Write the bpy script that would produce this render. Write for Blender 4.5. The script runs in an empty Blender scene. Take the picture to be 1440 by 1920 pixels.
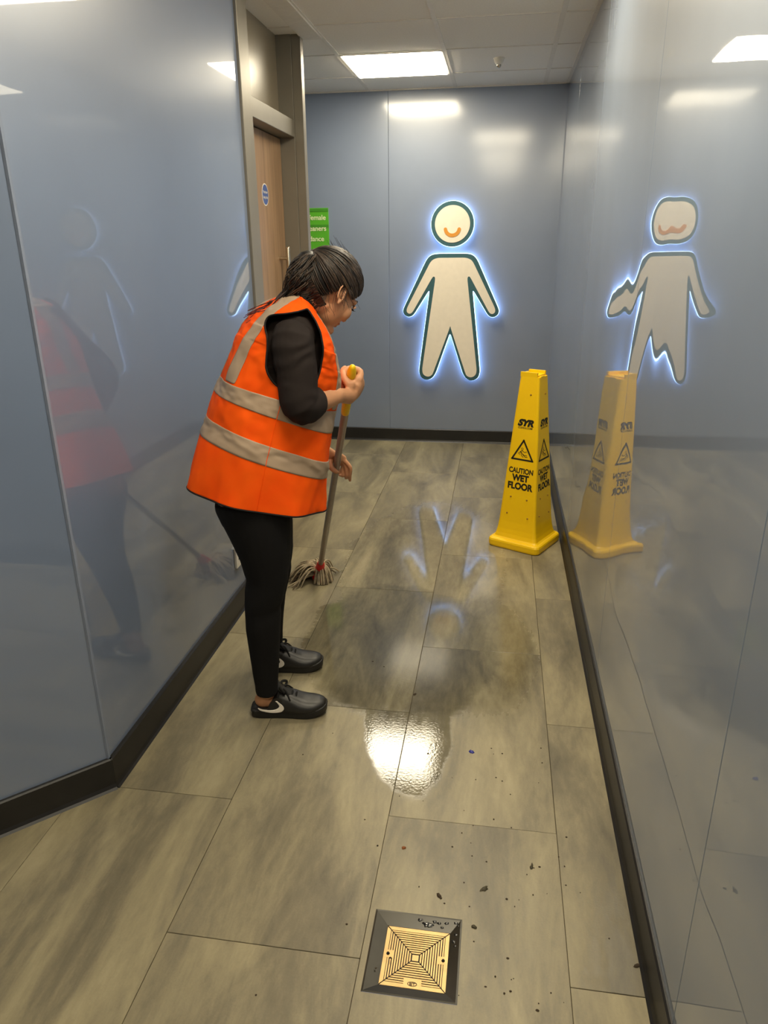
import bpy, bmesh, math, random
from mathutils import Vector, Matrix, noise
from mathutils.geometry import tessellate_polygon
from mathutils.bvhtree import BVHTree
random.seed(7)
S = bpy.context.scene
COL = S.collection
V = Vector
PI = math.pi

# ------------------------------------------------------------------ camera
FPX, PITCH, YAW, ROLL, CAMH = 1360.07, 0.354281, -0.156736, 0.009713, 1.5
fw = V((math.sin(YAW)*math.cos(PITCH), math.cos(YAW)*math.cos(PITCH), -math.sin(PITCH)))
rt = V((math.cos(YAW), -math.sin(YAW), 0)); dn = fw.cross(rt)
rt, dn = math.cos(ROLL)*rt + math.sin(ROLL)*dn, -math.sin(ROLL)*rt + math.cos(ROLL)*dn
EYE = V((0, 0, CAMH))
cd = bpy.data.cameras.new('camera'); cam = bpy.data.objects.new('camera', cd); COL.objects.link(cam)
cd.sensor_fit = 'HORIZONTAL'; cd.sensor_width = 36; cd.lens = FPX/1440*36; cd.clip_start = .01
R3 = Matrix((rt, -dn, -fw)).transposed()
cam.matrix_world = Matrix.Translation(EYE) @ R3.to_4x4()
S.camera = cam

# ------------------------------------------------------------------ world and exposure
W = bpy.data.worlds.new('world'); S.world = W; W.use_nodes = True
W.node_tree.nodes['Background'].inputs[0].default_value = (.9, .9, 1, 1)
W.node_tree.nodes['Background'].inputs[1].default_value = .25
S.view_settings.view_transform = 'Standard'; S.view_settings.look = 'None'
S.view_settings.gamma = 1; S.view_settings.use_curve_mapping = False
S.view_settings.exposure = 0.50
S.cycles.max_bounces = 6; S.cycles.diffuse_bounces = 3; S.cycles.glossy_bounces = 4; S.cycles.use_adaptive_sampling = True; S.cycles.adaptive_threshold = .04; S.cycles.use_light_tree = False; S.cycles.transmission_bounces = 2
S.cycles.sample_clamp_indirect = 8; S.cycles.caustics_refractive = False
PANEL_L = 20.0            # radiance of the ceiling light panels
PANEL_C = (1.0, .88, .65)
HALO_L = 5.0

# ------------------------------------------------------------------ measuring helpers (photo pixel -> point at a known plane)
def ray(x, y): return rt*((x-720)/FPX) + dn*((y-960)/FPX) + fw
def onz(x, y, z=0.0): d = ray(x, y); return EYE + d*((z-CAMH)/d.z)
def ony(x, y, Y): d = ray(x, y); return EYE + d*(Y/d.y)
def onx(x, y, X): d = ray(x, y); return EYE + d*(X/d.x)
def pix(P):
    v = P-EYE; k = v.dot(fw); return (720+FPX*v.dot(rt)/k, 960+FPX*v.dot(dn)/k)
PC = V((-.66, 2.12, 0)); PN = V((-.3, .954, 0))
def at(x, y, d=0.0):                       # upright plane through the person, d metres behind it
    r = ray(x, y); return EYE + r*(PN.dot(PC+PN*d-EYE)/PN.dot(r))

# ------------------------------------------------------------------ materials
def srgb(r, g, b):
    f = lambda c: (c/255/12.92) if c/255 <= .04045 else ((c/255+.055)/1.055)**2.4
    return (f(r), f(g), f(b), 1)
class NT:
    def __init__(s, name):
        s.m = bpy.data.materials.new(name); s.m.use_nodes = True; s.t = s.m.node_tree
        s.b = s.t.nodes['Principled BSDF']
    def n(s, typ, **kw):
        nd = s.t.nodes.new(typ)
        for k, v in kw.items():
            if k.startswith('_'): setattr(nd, k[1:], v)
            else: nd.inputs[k.replace('__', ' ')].default_value = v
        return nd
    def l(s, a, b): s.t.links.new(a, b)
    def set(s, **kw):
        for k, v in kw.items(): s.b.inputs[k.replace('_', ' ')].default_value = v
        return s
    def math(s, op, a, b=None, c=None):
        nd = s.t.nodes.new('ShaderNodeMath'); nd.operation = op
        for i, v in enumerate((a, b, c)):
            if v is None: continue
            if isinstance(v, (int, float)): nd.inputs[i].default_value = v
            else: s.l(v, nd.inputs[i])
        return nd.outputs[0]
    def ramp(s, fac, stops):
        nd = s.t.nodes.new('ShaderNodeValToRGB'); e = nd.color_ramp.elements
        while len(e) < len(stops): e.new(.5)
        for i, (p, c) in enumerate(stops): e[i].position = p; e[i].color = c
        s.l(fac, nd.inputs[0]); return nd.outputs[0]
    def coords(s, scale=(1, 1, 1), world=False, obj=False):
        if world:
            g = s.t.nodes.new('ShaderNodeNewGeometry'); o = g.outputs['Position']
        else:
            g = s.t.nodes.new('ShaderNodeTexCoord'); o = g.outputs['Object']
        m = s.t.nodes.new('ShaderNodeMapping'); m.inputs['Scale'].default_value = scale
        s.l(o, m.inputs[0]); return m.outputs[0]
    def noise(s, vec, scale, detail=3, rough=.5, dist=0):
        nd = s.n('ShaderNodeTexNoise', Scale=scale, Detail=detail, Roughness=rough, Distortion=dist)
        s.l(vec, nd.inputs['Vector']); return nd.outputs['Fac']
    def bump(s, h, strength, dist, dest='Normal'):
        b = s.n('ShaderNodeBump', Strength=strength, Distance=dist); s.l(h, b.inputs['Height'])
        s.l(b.outputs[0], s.b.inputs[dest]); return b.outputs[0]

def simple(name, col, rough=.5, metal=0, var=.12, scale=30, bump=0, **kw):
    """plain surface with a slight procedural mottle"""
    t = NT(name); t.set(Roughness=rough, Metallic=metal, **kw)
    v = t.noise(t.coords(), scale, 3)
    c1 = tuple(c*(1-var) for c in col[:3])+(1,); c2 = tuple(min(1, c*(1+var)) for c in col[:3])+(1,)
    t.l(t.ramp(v, [(.3, c1), (.7, c2)]), t.b.inputs['Base Color'])
    if bump: t.bump(v, bump, .002)
    return t.m

def wall_mat(name, col, rough, coat_rough, wave_axis, wave, spec=.5, ior=1.6):
    t = NT(name)
    t.set(Roughness=rough, Coat_Weight=1.0, Coat_Roughness=coat_rough, Coat_IOR=ior)
    t.b.inputs['Specular IOR Level'].default_value = spec
    v = t.noise(t.coords((1, 1, 1), world=True), 2.5, 3)
    t.l(t.ramp(v, [(.3, tuple(c*.95 for c in col[:3])+(1,)), (.7, tuple(c*1.05 for c in col[:3])+(1,))]), t.b.inputs['Base Color'])
    sc = [.35, .35, .35]; sc[wave_axis] = 1.5; sc[2] = .45
    w = t.noise(t.coords(tuple(sc), world=True), 1.5, 1, .35)
    t.bump(w, wave, .05, 'Coat Normal')
    return t.m
WALLC = srgb(114, 129, 156)
M = {}
M['wall_right'] = wall_mat('glossy_blue_panel_right', srgb(130, 143, 163), .45, .012, 1, .085, .6, 1.65)
M['wall_left'] = wall_mat('glossy_blue_panel_left', WALLC, .36, .022, 1, .02, 1.0, 1.9)
M['wall_back'] = wall_mat('satin_blue_panel_back', srgb(124, 137, 160), .38, .14, 0, .03, 1.0, 1.6)
M['ceil_tile'] = simple('ceiling_tile_white', srgb(246, 240, 228), .9, var=.03, scale=120, bump=.2)
M['tee'] = simple('ceiling_grid_white', srgb(236, 229, 216), .6, var=.03)
M['skirt'] = simple('baseboard_black', srgb(30, 29, 29), .42, var=.15, scale=20)
M['jamb'] = simple('door_frame_grey_metal', srgb(134, 128, 116), .42, .35, var=.05, scale=6)
M['transom'] = simple('transom_grey_brown', srgb(146, 134, 112), .32, 0, var=.08, scale=3)
M['steel'] = simple('brushed_steel', srgb(205, 196, 178), .25, 1, var=.06)
M['chrome_trim'] = simple('corner_trim_plastic', srgb(132, 142, 162), .25, 0, var=.04)
M['white_plastic'] = simple('white_plastic', srgb(236, 232, 222), .35, var=.03)
M['dark_slot'] = simple('dark_slot', srgb(22, 20, 18), .7, var=.1)
def wood():
    t = NT('door_oak_veneer'); t.set(Roughness=.4)
    v = t.noise(t.coords((1, 14, .7), world=True), 3, 5, .6, .4)
    t.l(t.ramp(v, [(.3, srgb(140, 110, 82)), (.7, srgb(172, 138, 104))]), t.b.inputs['Base Color'])
    return t.m
M['wood'] = wood()
def emit(name, col, strength):
    t = NT(name); t.set(Emission_Strength=strength, Roughness=.5)
    t.b.inputs['Emission Color'].default_value = tuple(col)+(1,)
    t.b.inputs['Base Color'].default_value = (.8, .8, .8, 1)
    return t.m
M['panel_light'] = emit('lit_diffuser', PANEL_C, PANEL_L)
M['halo'] = emit('halo_led_acrylic', (.40, .62, 1.0), HALO_L)

def floor_mat():
    t = NT('stone_effect_vinyl')
    pos = t.coords((1, 1, 1), world=True)
    oi = t.t.nodes.new('ShaderNodeObjectInfo')
    off = t.n('ShaderNodeVectorMath', _operation='ADD'); t.l(pos, off.inputs[0])
    sc = t.n('ShaderNodeVectorMath', _operation='SCALE', Scale=37.0); cmb = t.n('ShaderNodeCombineXYZ')
    t.l(oi.outputs['Random'], cmb.inputs[0]); t.l(oi.outputs['Random'], cmb.inputs[1]); t.l(cmb.outputs[0], sc.inputs[0]); t.l(sc.outputs[0], off.inputs[1])
    mp = t.n('ShaderNodeMapping'); mp.inputs['Scale'].default_value = (5.5, 1.35, 1); mp.inputs['Rotation'].default_value = (0, 0, .18); t.l(off.outputs[0], mp.inputs[0])
    a = t.noise(mp.outputs[0], 1.0, 6, .58, .7)
    mp2 = t.n('ShaderNodeMapping'); mp2.inputs['Scale'].default_value = (30, 9, 1); t.l(off.outputs[0], mp2.inputs[0])
    b = t.noise(mp2.outputs[0], 1.6, 5, .65, .3)
    fine = t.noise(pos, 190, 3, .6)
    k = t.math('ADD', t.math('MULTIPLY', a, .74), t.math('ADD', t.math('MULTIPLY', b, .2), t.math('MULTIPLY', fine, .06)))
    k = t.math('ADD', k, t.math('MULTIPLY', t.math('SUBTRACT', oi.outputs['Random'], .5), .05))
    colr = t.ramp(k, [(.3, srgb(86, 81, 67)), (.44, srgb(118, 110, 89)), (.58, srgb(149, 139, 110)), (.74, srgb(176, 165, 133))])
    # freshly mopped area: one wide arc and a tongue towards the sign, edges broken by brush marks
    sx = t.n('ShaderNodeSeparateXYZ'); t.l(pos, sx.inputs[0]); X, Y = sx.outputs[0], sx.outputs[1]
    wob = t.math('SUBTRACT', t.noise(pos, 3.2, 4, .6, .3), .5)
    mp3 = t.n('ShaderNodeMapping'); mp3.inputs['Scale'].default_value = (9, 42, 1); mp3.inputs['Rotation'].default_value = (0, 0, .5); t.l(pos, mp3.inputs[0])
    brush = t.math('SUBTRACT', t.noise(mp3.outputs[0], 1, 3, .6), .5)
    def ell(cx, cy, rx, ry, rot):
        dx = t.math('SUBTRACT', X, cx); dy = t.math('SUBTRACT', Y, cy); c, s = math.cos(rot), math.sin(rot)
        u = t.math('DIVIDE', t.math('ADD', t.math('MULTIPLY', dx, c), t.math('MULTIPLY', dy, s)), rx)
        w = t.math('DIVIDE', t.math('SUBTRACT', t.math('MULTIPLY', dy, c), t.math('MULTIPLY', dx, s)), ry)
        return t.math('SUBTRACT', 1.0, t.math('SQRT', t.math('ADD', t.math('MULTIPLY', u, u), t.math('MULTIPLY', w, w))))
    rag = t.math('ADD', t.math('MULTIPLY', wob, .34), t.math('MULTIPLY', brush, .10))
    def soft(d_, w_):
        n_ = t.n('ShaderNodeMapRange', _interpolation_type='SMOOTHSTEP'); n_.inputs[1].default_value = 0; n_.inputs[2].default_value = w_
        t.l(t.math('ADD', d_, rag), n_.inputs[0]); return n_.outputs[0]
    tong = soft(ell(-.25, 2.02, .155, .38, .20), .12)
    wet = t.math('MAXIMUM', tong, soft(ell(-.34, 2.52, .42, .56, .22), .16))
    wet = t.math('MAXIMUM', wet, t.math('MULTIPLY', soft(ell(.0, 2.5, .26, .55, 0), .45), .75))
    far_w = soft(ell(-.32, 3.35, .46, .95, 0), .28)
    wetg = t.math('MAXIMUM', wet, far_w); wet = t.math('MAXIMUM', wet, t.math('MULTIPLY', soft(ell(-.32, 3.35, .46, .95, 0), .8), .55))
    mix = t.n('ShaderNodeMix', _data_type='RGBA', _blend_type='MULTIPLY'); t.l(t.math('MULTIPLY', wet, 1.0), mix.inputs[0])
    t.l(colr, mix.inputs[6]); mix.inputs[7].default_value = (.56, .57, .58, 1)
    t.l(mix.outputs[2], t.b.inputs['Base Color'])
    rg = t.math('SUBTRACT', t.math('ADD', .34, t.math('MULTIPLY', b, .16)), t.math('MULTIPLY', wetg, .345))
    rg = t.math('MAXIMUM', rg, .038)
    t.l(rg, t.b.inputs['Roughness'])
    t.b.inputs['Specular IOR Level'].default_value = .5
    b1 = t.n('ShaderNodeBump', Distance=.01); t.l(t.noise(pos, 190, 2, .6), b1.inputs['Height'])
    t.l(t.math('MULTIPLY', t.math('SUBTRACT', 1.0, wetg), .025), b1.inputs['Strength'])
    b2 = t.n('ShaderNodeBump', Distance=.01); t.l(t.noise(pos, 120, 2, .5), b2.inputs['Height']); t.l(b1.outputs[0], b2.inputs['Normal'])
    t.l(t.math('ADD', t.math('MULTIPLY', wetg, .003), t.math('MULTIPLY', tong, .016)), b2.inputs['Strength'])
    t.l(b2.outputs[0], t.b.inputs['Normal'])
    return t.m
M['floor'] = floor_mat()
M['grout'] = simple('tile_joint', srgb(74, 66, 52), .8, var=.1)

# person, cone, mop
M['skin'] = simple('skin', srgb(196, 142, 104), .5, var=.05, scale=40)
M['hair'] = None
def hair_mat(name='dark_brown_hair', c1=(34, 27, 23), c2=(62, 50, 42)):
    t = NT(name); t.set(Roughness=.46); t.b.inputs['Specular IOR Level'].default_value = .35
    v = t.noise(t.coords((60, 60, 12), world=True), 3, 3)
    sx = t.n('ShaderNodeSeparateXYZ'); t.l(t.coords(world=True), sx.inputs[0])
    low = t.n('ShaderNodeMapRange'); low.inputs[1].default_value = 1.40; low.inputs[2].default_value = 1.27; t.l(sx.outputs[2], low.inputs[0])
    left = t.n('ShaderNodeMapRange'); left.inputs[1].default_value = -.60; left.inputs[2].default_value = -.72; t.l(sx.outputs[0], left.inputs[0])
    mix = t.n('ShaderNodeMix', _data_type='RGBA'); t.l(t.math('MULTIPLY', low.outputs[0], left.outputs[0]), mix.inputs[0])
    t.l(t.ramp(v, [(.3, srgb(*c1)), (.7, srgb(*c2))]), mix.inputs[6]); mix.inputs[7].default_value = srgb(104, 42, 46)
    t.l(mix.outputs[2], t.b.inputs['Base Color'])
    return t.m
M['hair'] = hair_mat(); M['hair_dark'] = hair_mat('black_brown_hair', (12, 9, 8), (24, 19, 16)); M['hair_light'] = hair_mat('light_brown_hair', (60, 48, 39), (82, 66, 52))
def cloth(name, col, rough=.8, weave=900, wr=.0, var=.08):
    t = NT(name); t.set(Roughness=rough); t.b.inputs['Specular IOR Level'].default_value = .25
    v = t.noise(t.coords(), 9, 4)
    t.l(t.ramp(v, [(.3, tuple(c*(1-var) for c in col[:3])+(1,)), (.7, tuple(min(1, c*(1+var)) for c in col[:3])+(1,))]), t.b.inputs['Base Color'])
    w = t.noise(t.coords(), weave, 1); t.bump(w, .15, .001)
    return t.m
def hivis():
    t = NT('fluorescent_orange_fabric'); t.set(Roughness=.8); t.b.inputs['Specular IOR Level'].default_value = .15
    v = t.noise(t.coords(), 12, 4)
    t.l(t.ramp(v, [(.3, (1.0, .088, .002, 1)), (.7, (1.0, .112, .003, 1))]), t.b.inputs['Base Color'])
    t.b.inputs['Emission Color'].default_value = (1, .07, .0, 1); t.b.inputs['Emission Strength'].default_value = 0.0
    w = t.noise(t.coords(), 700, 1); t.bump(w, .1, .001)
    return t.m
M['orange'] = hivis()
M['tape'] = cloth('silver_reflective_tape', srgb(168, 146, 124), .42, 500, var=.04)
M['black_trim'] = cloth('black_binding', srgb(26, 22, 22), .7)
M['shirt'] = cloth('black_cotton', srgb(36, 29, 27), .85)
M['trouser'] = cloth('black_legging', srgb(13, 12, 13), .85)
M['leather'] = simple('black_leather', srgb(30, 29, 28), .42, var=.15, scale=90, bump=.1)
M['rubber'] = simple('black_rubber', srgb(28, 27, 26), .55, var=.1)
M['lace'] = cloth('black_lace', srgb(20, 19, 19), .8)
M['white_mark'] = simple('white_mark', srgb(246, 238, 226), .45, var=.02)
M['lip'] = simple('lip', srgb(160, 88, 76), .4, var=.05)
M['eye'] = simple('eye_white', srgb(225, 220, 212), .2, var=.02)
M['iris'] = simple('dark_iris', srgb(30, 20, 14), .15, var=.1)
M['yellow'] = simple('yellow_plastic', srgb(255, 206, 0), .42, var=.03, scale=8, Coat_Weight=.1)
M['print'] = simple('black_print', srgb(24, 22, 12), .6, var=.05)
M['dimple'] = simple('brown_dimple', srgb(140, 98, 14), .6, var=.1)
M['pole'] = simple('mop_pole_grey', srgb(158, 146, 132), .35, .4, var=.05)
M['grip'] = simple('mop_grip_yellow', srgb(246, 205, 10), .4, var=.04)
M['socket_red'] = simple('mop_socket_red', srgb(214, 30, 32), .4, var=.06)
M['yarn'] = simple('mop_cotton_yarn', srgb(176, 160, 132), .95, var=.25, scale=60)
M['yarn_dark'] = simple('mop_cotton_yarn_soiled', srgb(112, 98, 78), .95, var=.25, scale=60)
M['teal'] = simple('teal_outline', srgb(56, 98, 106), .5, var=.03)
M['cream'] = simple('cream_face', srgb(246, 236, 218), .5, var=.02)
M['smile'] = simple('orange_smile', srgb(222, 150, 56), .5, var=.03)
M['green'] = simple('green_sign', srgb(86, 170, 40), .4, var=.03)
M['green_dark'] = simple('green_sign_band', srgb(66, 140, 36), .4, var=.03)
M['sign_text'] = simple('pale_lettering', srgb(226, 236, 190), .5, var=.02)
M['blue'] = simple('blue_disc', srgb(66, 92, 156), .4, var=.03)
M['brass'] = simple('brass_grate', srgb(196, 164, 112), .42, .7, var=.12, scale=25)
M['drain_steel'] = simple('dark_drain_frame', srgb(50, 47, 38), .3, .3, var=.2, scale=12)
M['leaf'] = simple('dead_leaf', srgb(64, 58, 40), .7, var=.3, scale=60)
M['leaf_brown'] = simple('brown_scrap', srgb(140, 80, 36), .7, var=.3, scale=60)
M['blue_bit'] = simple('blue_scrap', srgb(40, 44, 130), .5, var=.2)
M['dirt'] = simple('dirt_crumb', srgb(58, 46, 32), .9, var=.3)
M['water'] = simple('dirty_wet_mark', srgb(24, 24, 22), .12, var=.3)

# ------------------------------------------------------------------ mesh helpers
def mesh(name, vs, fs, mat, parent=None, smooth=False):
    me = bpy.data.meshes.new(name); me.from_pydata([tuple(v) for v in vs], [], fs); me.update()
    return link(name, me, mat, parent, smooth)
def link(name, me, mat, parent=None, smooth=False):
    o = bpy.data.objects.new(name, me); COL.objects.link(o)
    if mat is not None:
        me.materials.clear(); me.materials.append(M[mat] if isinstance(mat, str) else mat)
    if smooth:
        for p in me.polygons: p.use_smooth = True
    if parent is not None: set_parent(o, parent)
    return o
def set_parent(o, p):
    o.parent = p; o.matrix_parent_inverse = world_of(p).inverted()
def world_of(o):
    m = o.matrix_basis.copy()
    if o.parent: m = world_of(o.parent) @ o.matrix_parent_inverse @ m
    return m
def empty(name, loc, label=None, cat=None, group=None, kind=None):
    o = bpy.data.objects.new(name, None); COL.objects.link(o); o.location = loc; o.empty_display_size = .1
    return tag(o, label, cat, group, kind)
def tag(o, label=None, cat=None, group=None, kind=None):
    for k, v in (('label', label), ('category', cat), ('group', group), ('kind', kind)):
        if v: o[k] = v
    return o
def box_geo(a, b, bev=0):
    bm = bmesh.new(); bmesh.ops.create_cube(bm, size=1)
    a, b = V(a), V(b); c = (a+b)/2; s = b-a
    for v in bm.verts: v.co = V((v.co.x*s.x, v.co.y*s.y, v.co.z*s.z)) + c
    if bev: bmesh.ops.bevel(bm, geom=bm.edges[:], offset=bev, segments=1, affect='EDGES')
    vs = [v.co.copy() for v in bm.verts]; bm.verts.index_update()
    fs = [[v.index for v in f.verts] for f in bm.faces]; bm.free()
    return vs, fs
def box(name, a, b, mat, parent=None, bev=0):
    vs, fs = box_geo(a, b, bev); return mesh(name, vs, fs, mat, parent)
def boxes(name, lst, mat, parent=None, bev=0):
    VS, FS = [], []
    for a, b in lst:
        vs, fs = box_geo(a, b, bev); k = len(VS); VS += vs; FS += [[i+k for i in f] for f in fs]
    return mesh(name, VS, FS, mat, parent)
class Geo:
    def __init__(s): s.v = []; s.f = []
    def add(s, vs, fs):
        k = len(s.v); s.v += [V(v) for v in vs]; s.f += [[i+k for i in f] for f in fs]; return s
    def loft(s, cs, ru, rv=None, ref=V((0, -1, 0)), n=20, caps=True, tang=None):
        """rings of half-size ru (in plane) by rv (along ref), rounded ends"""
        cs = [V(c) for c in cs]; rv = rv or ru; ref = V(ref); N = len(cs)
        T = []
        for i in range(N):
            t = (cs[min(i+1, N-1)] - cs[max(i-1, 0)]).normalized(); T.append(t)
        rings = []
        def ring(c, t, a, b):
            vv = (ref - t*ref.dot(t)).normalized(); u = vv.cross(t)
            return [c + u*(a*math.cos(2*PI*k/n)) + vv*(b*math.sin(2*PI*k/n)) for k in range(n)]
        if caps is True:
            for q in (80, 55, 28):
                q = math.radians(q); m = min(ru[0], rv[0]); rings.append(ring(cs[0]-T[0]*m*math.sin(q), T[0], ru[0]*math.cos(q), rv[0]*math.cos(q)))
        for i in range(N): rings.append(ring(cs[i], T[i], ru[i], rv[i]))
        if caps is True:
            for q in (28, 55, 80):
                q = math.radians(q); m = min(ru[-1], rv[-1]); rings.append(ring(cs[-1]+T[-1]*m*math.sin(q), T[-1], ru[-1]*math.cos(q), rv[-1]*math.cos(q)))
        k = len(s.v)
        for r in rings: s.v += r
        for i in range(len(rings)-1):
            for j in range(n):
                s.f.append([k+i*n+j, k+i*n+(j+1) % n, k+(i+1)*n+(j+1) % n, k+(i+1)*n+j])
        if caps:
            s.f.append([k+j for j in range(n)][::-1]); s.f.append([k+(len(rings)-1)*n+j for j in range(n)])
        return s
    def ell(s, c, ax, r, nu=24, nv=16):
        """ellipsoid with axes ax (3 unit vectors) and radii r"""
        c = V(c); k = len(s.v)
        s.v.append(c + ax[2]*r[2])
        for i in range(1, nv):
            th = PI*i/nv
            for j in range(nu):
                ph = 2*PI*j/nu
                s.v.append(c + ax[0]*(r[0]*math.sin(th)*math.cos(ph)) + ax[1]*(r[1]*math.sin(th)*math.sin(ph)) + ax[2]*(r[2]*math.cos(th)))
        s.v.append(c - ax[2]*r[2]); last = len(s.v)-1
        for j in range(nu): s.f.append([k, k+1+j, k+1+(j+1) % nu])
        for i in range(nv-2):
            for j in range(nu):
                a = k+1+i*nu; s.f.append([a+j, a+nu+j, a+nu+(j+1) % nu, a+(j+1) % nu])
        a = k+1+(nv-2)*nu
        for j in range(nu): s.f.append([a+j, last, a+(j+1) % nu])
        return s
    def make(s, name, mat, parent=None, smooth=True): return mesh(name, s.v, s.f, mat, parent, smooth)
    def blob(s, name, mat, parent=None, voxel=.004, smooth=4, factor=.5):
        """fuse everything into one continuous skin"""
        me = bpy.data.meshes.new('t'); me.from_pydata([tuple(v) for v in s.v], [], s.f); me.update()
        bm = bmesh.new(); bm.from_mesh(me); bmesh.ops.recalc_face_normals(bm, faces=bm.faces); bm.to_mesh(me); bm.free()
        o = bpy.data.objects.new('t', me); COL.objects.link(o)
        r = o.modifiers.new('r', 'REMESH'); r.mode = 'VOXEL'; r.voxel_size = voxel; r.use_smooth_shade = True
        if smooth:
            q = o.modifiers.new('s', 'SMOOTH'); q.factor = factor; q.iterations = smooth
        dg = bpy.context.evaluated_depsgraph_get()
        out = bpy.data.meshes.new_from_object(o.evaluated_get(dg)); out.name = name
        bpy.data.objects.remove(o); bpy.data.meshes.remove(me)
        return link(name, out, mat, parent, True)
def smooth_path(pts, k=6):
    """Catmull-Rom through points"""
    P = [V(p) for p in pts]; P = [P[0]*2-P[1]] + P + [P[-1]*2-P[-2]]; out = []
    for i in range(1, len(P)-2):
        for j in range(k):
            t = j/k; a, b, c, d = P[i-1], P[i], P[i+1], P[i+2]
            out.append(.5*((2*b) + (c-a)*t + (2*a-5*b+4*c-d)*t*t + (3*b-a-3*c+d)*t**3))
    out.append(P[-2]); return out
def lerp_list(vals, m):
    n = len(vals); out = []
    for i in range(m):
        x = i*(n-1)/(m-1); k = min(int(x), n-2); out.append(vals[k]+(vals[k+1]-vals[k])*(x-k))
    return out
def tube(g, pts, r, n=6, k=1, caps=True):
    p = smooth_path(pts, k) if k > 1 else [V(q) for q in pts]
    rr = [r]*len(p) if not isinstance(r, (list, tuple)) else lerp_list(list(r), len(p))
    t = (p[-1]-p[0]).normalized(); ref = V((0, 0, 1)) if abs(t.z) < .8 else V((0, 1, .01))
    return g.loft(p, rr, None, ref, n, caps)
def prism(name, poly, to3, d0, d1, mat, parent=None):
    """polygon in 2-D pushed between depths d0 and d1 by to3(x, y, d)"""
    n = len(poly); vs = [to3(x, y, d0) for x, y in poly] + [to3(x, y, d1) for x, y in poly]
    tr = tessellate_polygon([[V((x, y, 0)) for x, y in poly]])
    fs = [list(t) for t in tr] + [[i+n for i in t][::-1] for t in tr] + [[i, (i+1) % n, n+(i+1) % n, n+i] for i in range(n)]
    me = bpy.data.meshes.new(name); me.from_pydata([tuple(v) for v in vs], [], fs)
    bm = bmesh.new(); bm.from_mesh(me); bmesh.ops.recalc_face_normals(bm, faces=bm.faces); bm.to_mesh(me); bm.free()
    return link(name, me, mat, parent)
def text_geo(txt, size, bold=0.0, shear=0, align='CENTER', sx=1):
    c = bpy.data.curves.new('t', 'FONT'); c.body = txt; c.size = size; c.align_x = align; c.offset = bold; c.shear = shear; c.extrude = 0
    o = bpy.data.objects.new('t', c); COL.objects.link(o); dg = bpy.context.evaluated_depsgraph_get()
    me = bpy.data.meshes.new_from_object(o.evaluated_get(dg)); bpy.data.objects.remove(o)
    vs = [(v.co.x*sx, v.co.y) for v in me.vertices]; fs = [list(p.vertices) for p in me.polygons]; bpy.data.meshes.remove(me)
    return vs, fs
def flat_text(name, txt, size, to3, mat, parent, bold=0.0, shear=0, align='CENTER', sx=1):
    vs, fs = text_geo(txt, size, bold, shear, align, sx)
    return mesh(name, [to3(x, y) for x, y in vs], fs, mat, parent)

# ------------------------------------------------------------------ room
XR, XL, YB, H = .385, -1.07, 5.675, 2.5
YC, Y0 = 1.59, -2.6                       # corner of the angled wall, wall behind the camera
XF = -2.75                                # far end of the side passage and of the lobby
DY0, DY1 = 3.17, 4.22                     # door opening in the left wall
BB = .103
# floor: real planks, half bond, the one round the drain cut out
floor = empty('floor', (0, 0, 0), kind='structure')
DR = (-.231, 1.077, -.025, 1.284)         # drain frame
boxes('screed', [((XF, Y0, -.012), (DR[0], YB, -.0045)), ((DR[2], Y0, -.012), (XR, YB, -.0045)), ((DR[0], Y0, -.012), (DR[2], DR[1], -.0045)), ((DR[0], DR[3], -.012), (DR[2], YB, -.0045))], 'grout', floor)
TW, TL, GP = .4583, .917, .0016
cols = [(-.246+TW*i, -.246+TW*(i+1)) for i in range(-6, 2)]
DR = (-.231, 1.077, -.025, 1.284)         # drain frame
tile_me = {}
for ci, (x0, x1) in enumerate(cols):
    i = ci-6
    base = 1.152 if i % 2 else 1.588
    for j in range(-5, 6):
        y0 = base+TL*j; y1 = y0+TL
        a0, a1, b0, b1 = max(x0, XF), min(x1, XR), max(y0, Y0), min(y1, YB)
        if a1-a0 < .01 or b1-b0 < .01: continue
        if a1 < XL-.1 and b0 > 1.55 and b1 < 4.2: continue
        if a1 < -1.7 and 1.1 < b0 and b1 < 4.2: continue
        a0 += GP/2; a1 -= GP/2; b0 += GP/2; b1 -= GP/2
        if a0 < DR[0] and a1 > DR[2] and b0 < DR[1] and b1 > DR[3]:
            boxes('floor_tile', [((a0, b0, -.005), (DR[0], b1, 0)), ((DR[2], b0, -.005), (a1, b1, 0)), ((DR[0], b0, -.005), (DR[2], DR[1], 0)), ((DR[0], DR[3], -.005), (DR[2], b1, 0))], 'floor', floor)
            continue
        key = (round(a1-a0, 3), round(b1-b0, 3))
        if key not in tile_me:
            vs, fs = box_geo((-(a1-a0)/2, -(b1-b0)/2, -.005), ((a1-a0)/2, (b1-b0)/2, 0), .0007)
            me = bpy.data.meshes.new('floor_tile'); me.from_pydata([tuple(v) for v in vs], [], fs); me.materials.append(M['floor']); tile_me[key] = me
        o = bpy.data.objects.new('floor_tile', tile_me[key]); COL.objects.link(o); o.location = ((a0+a1)/2, (b0+b1)/2, 0); set_parent(o, floor)

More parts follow.
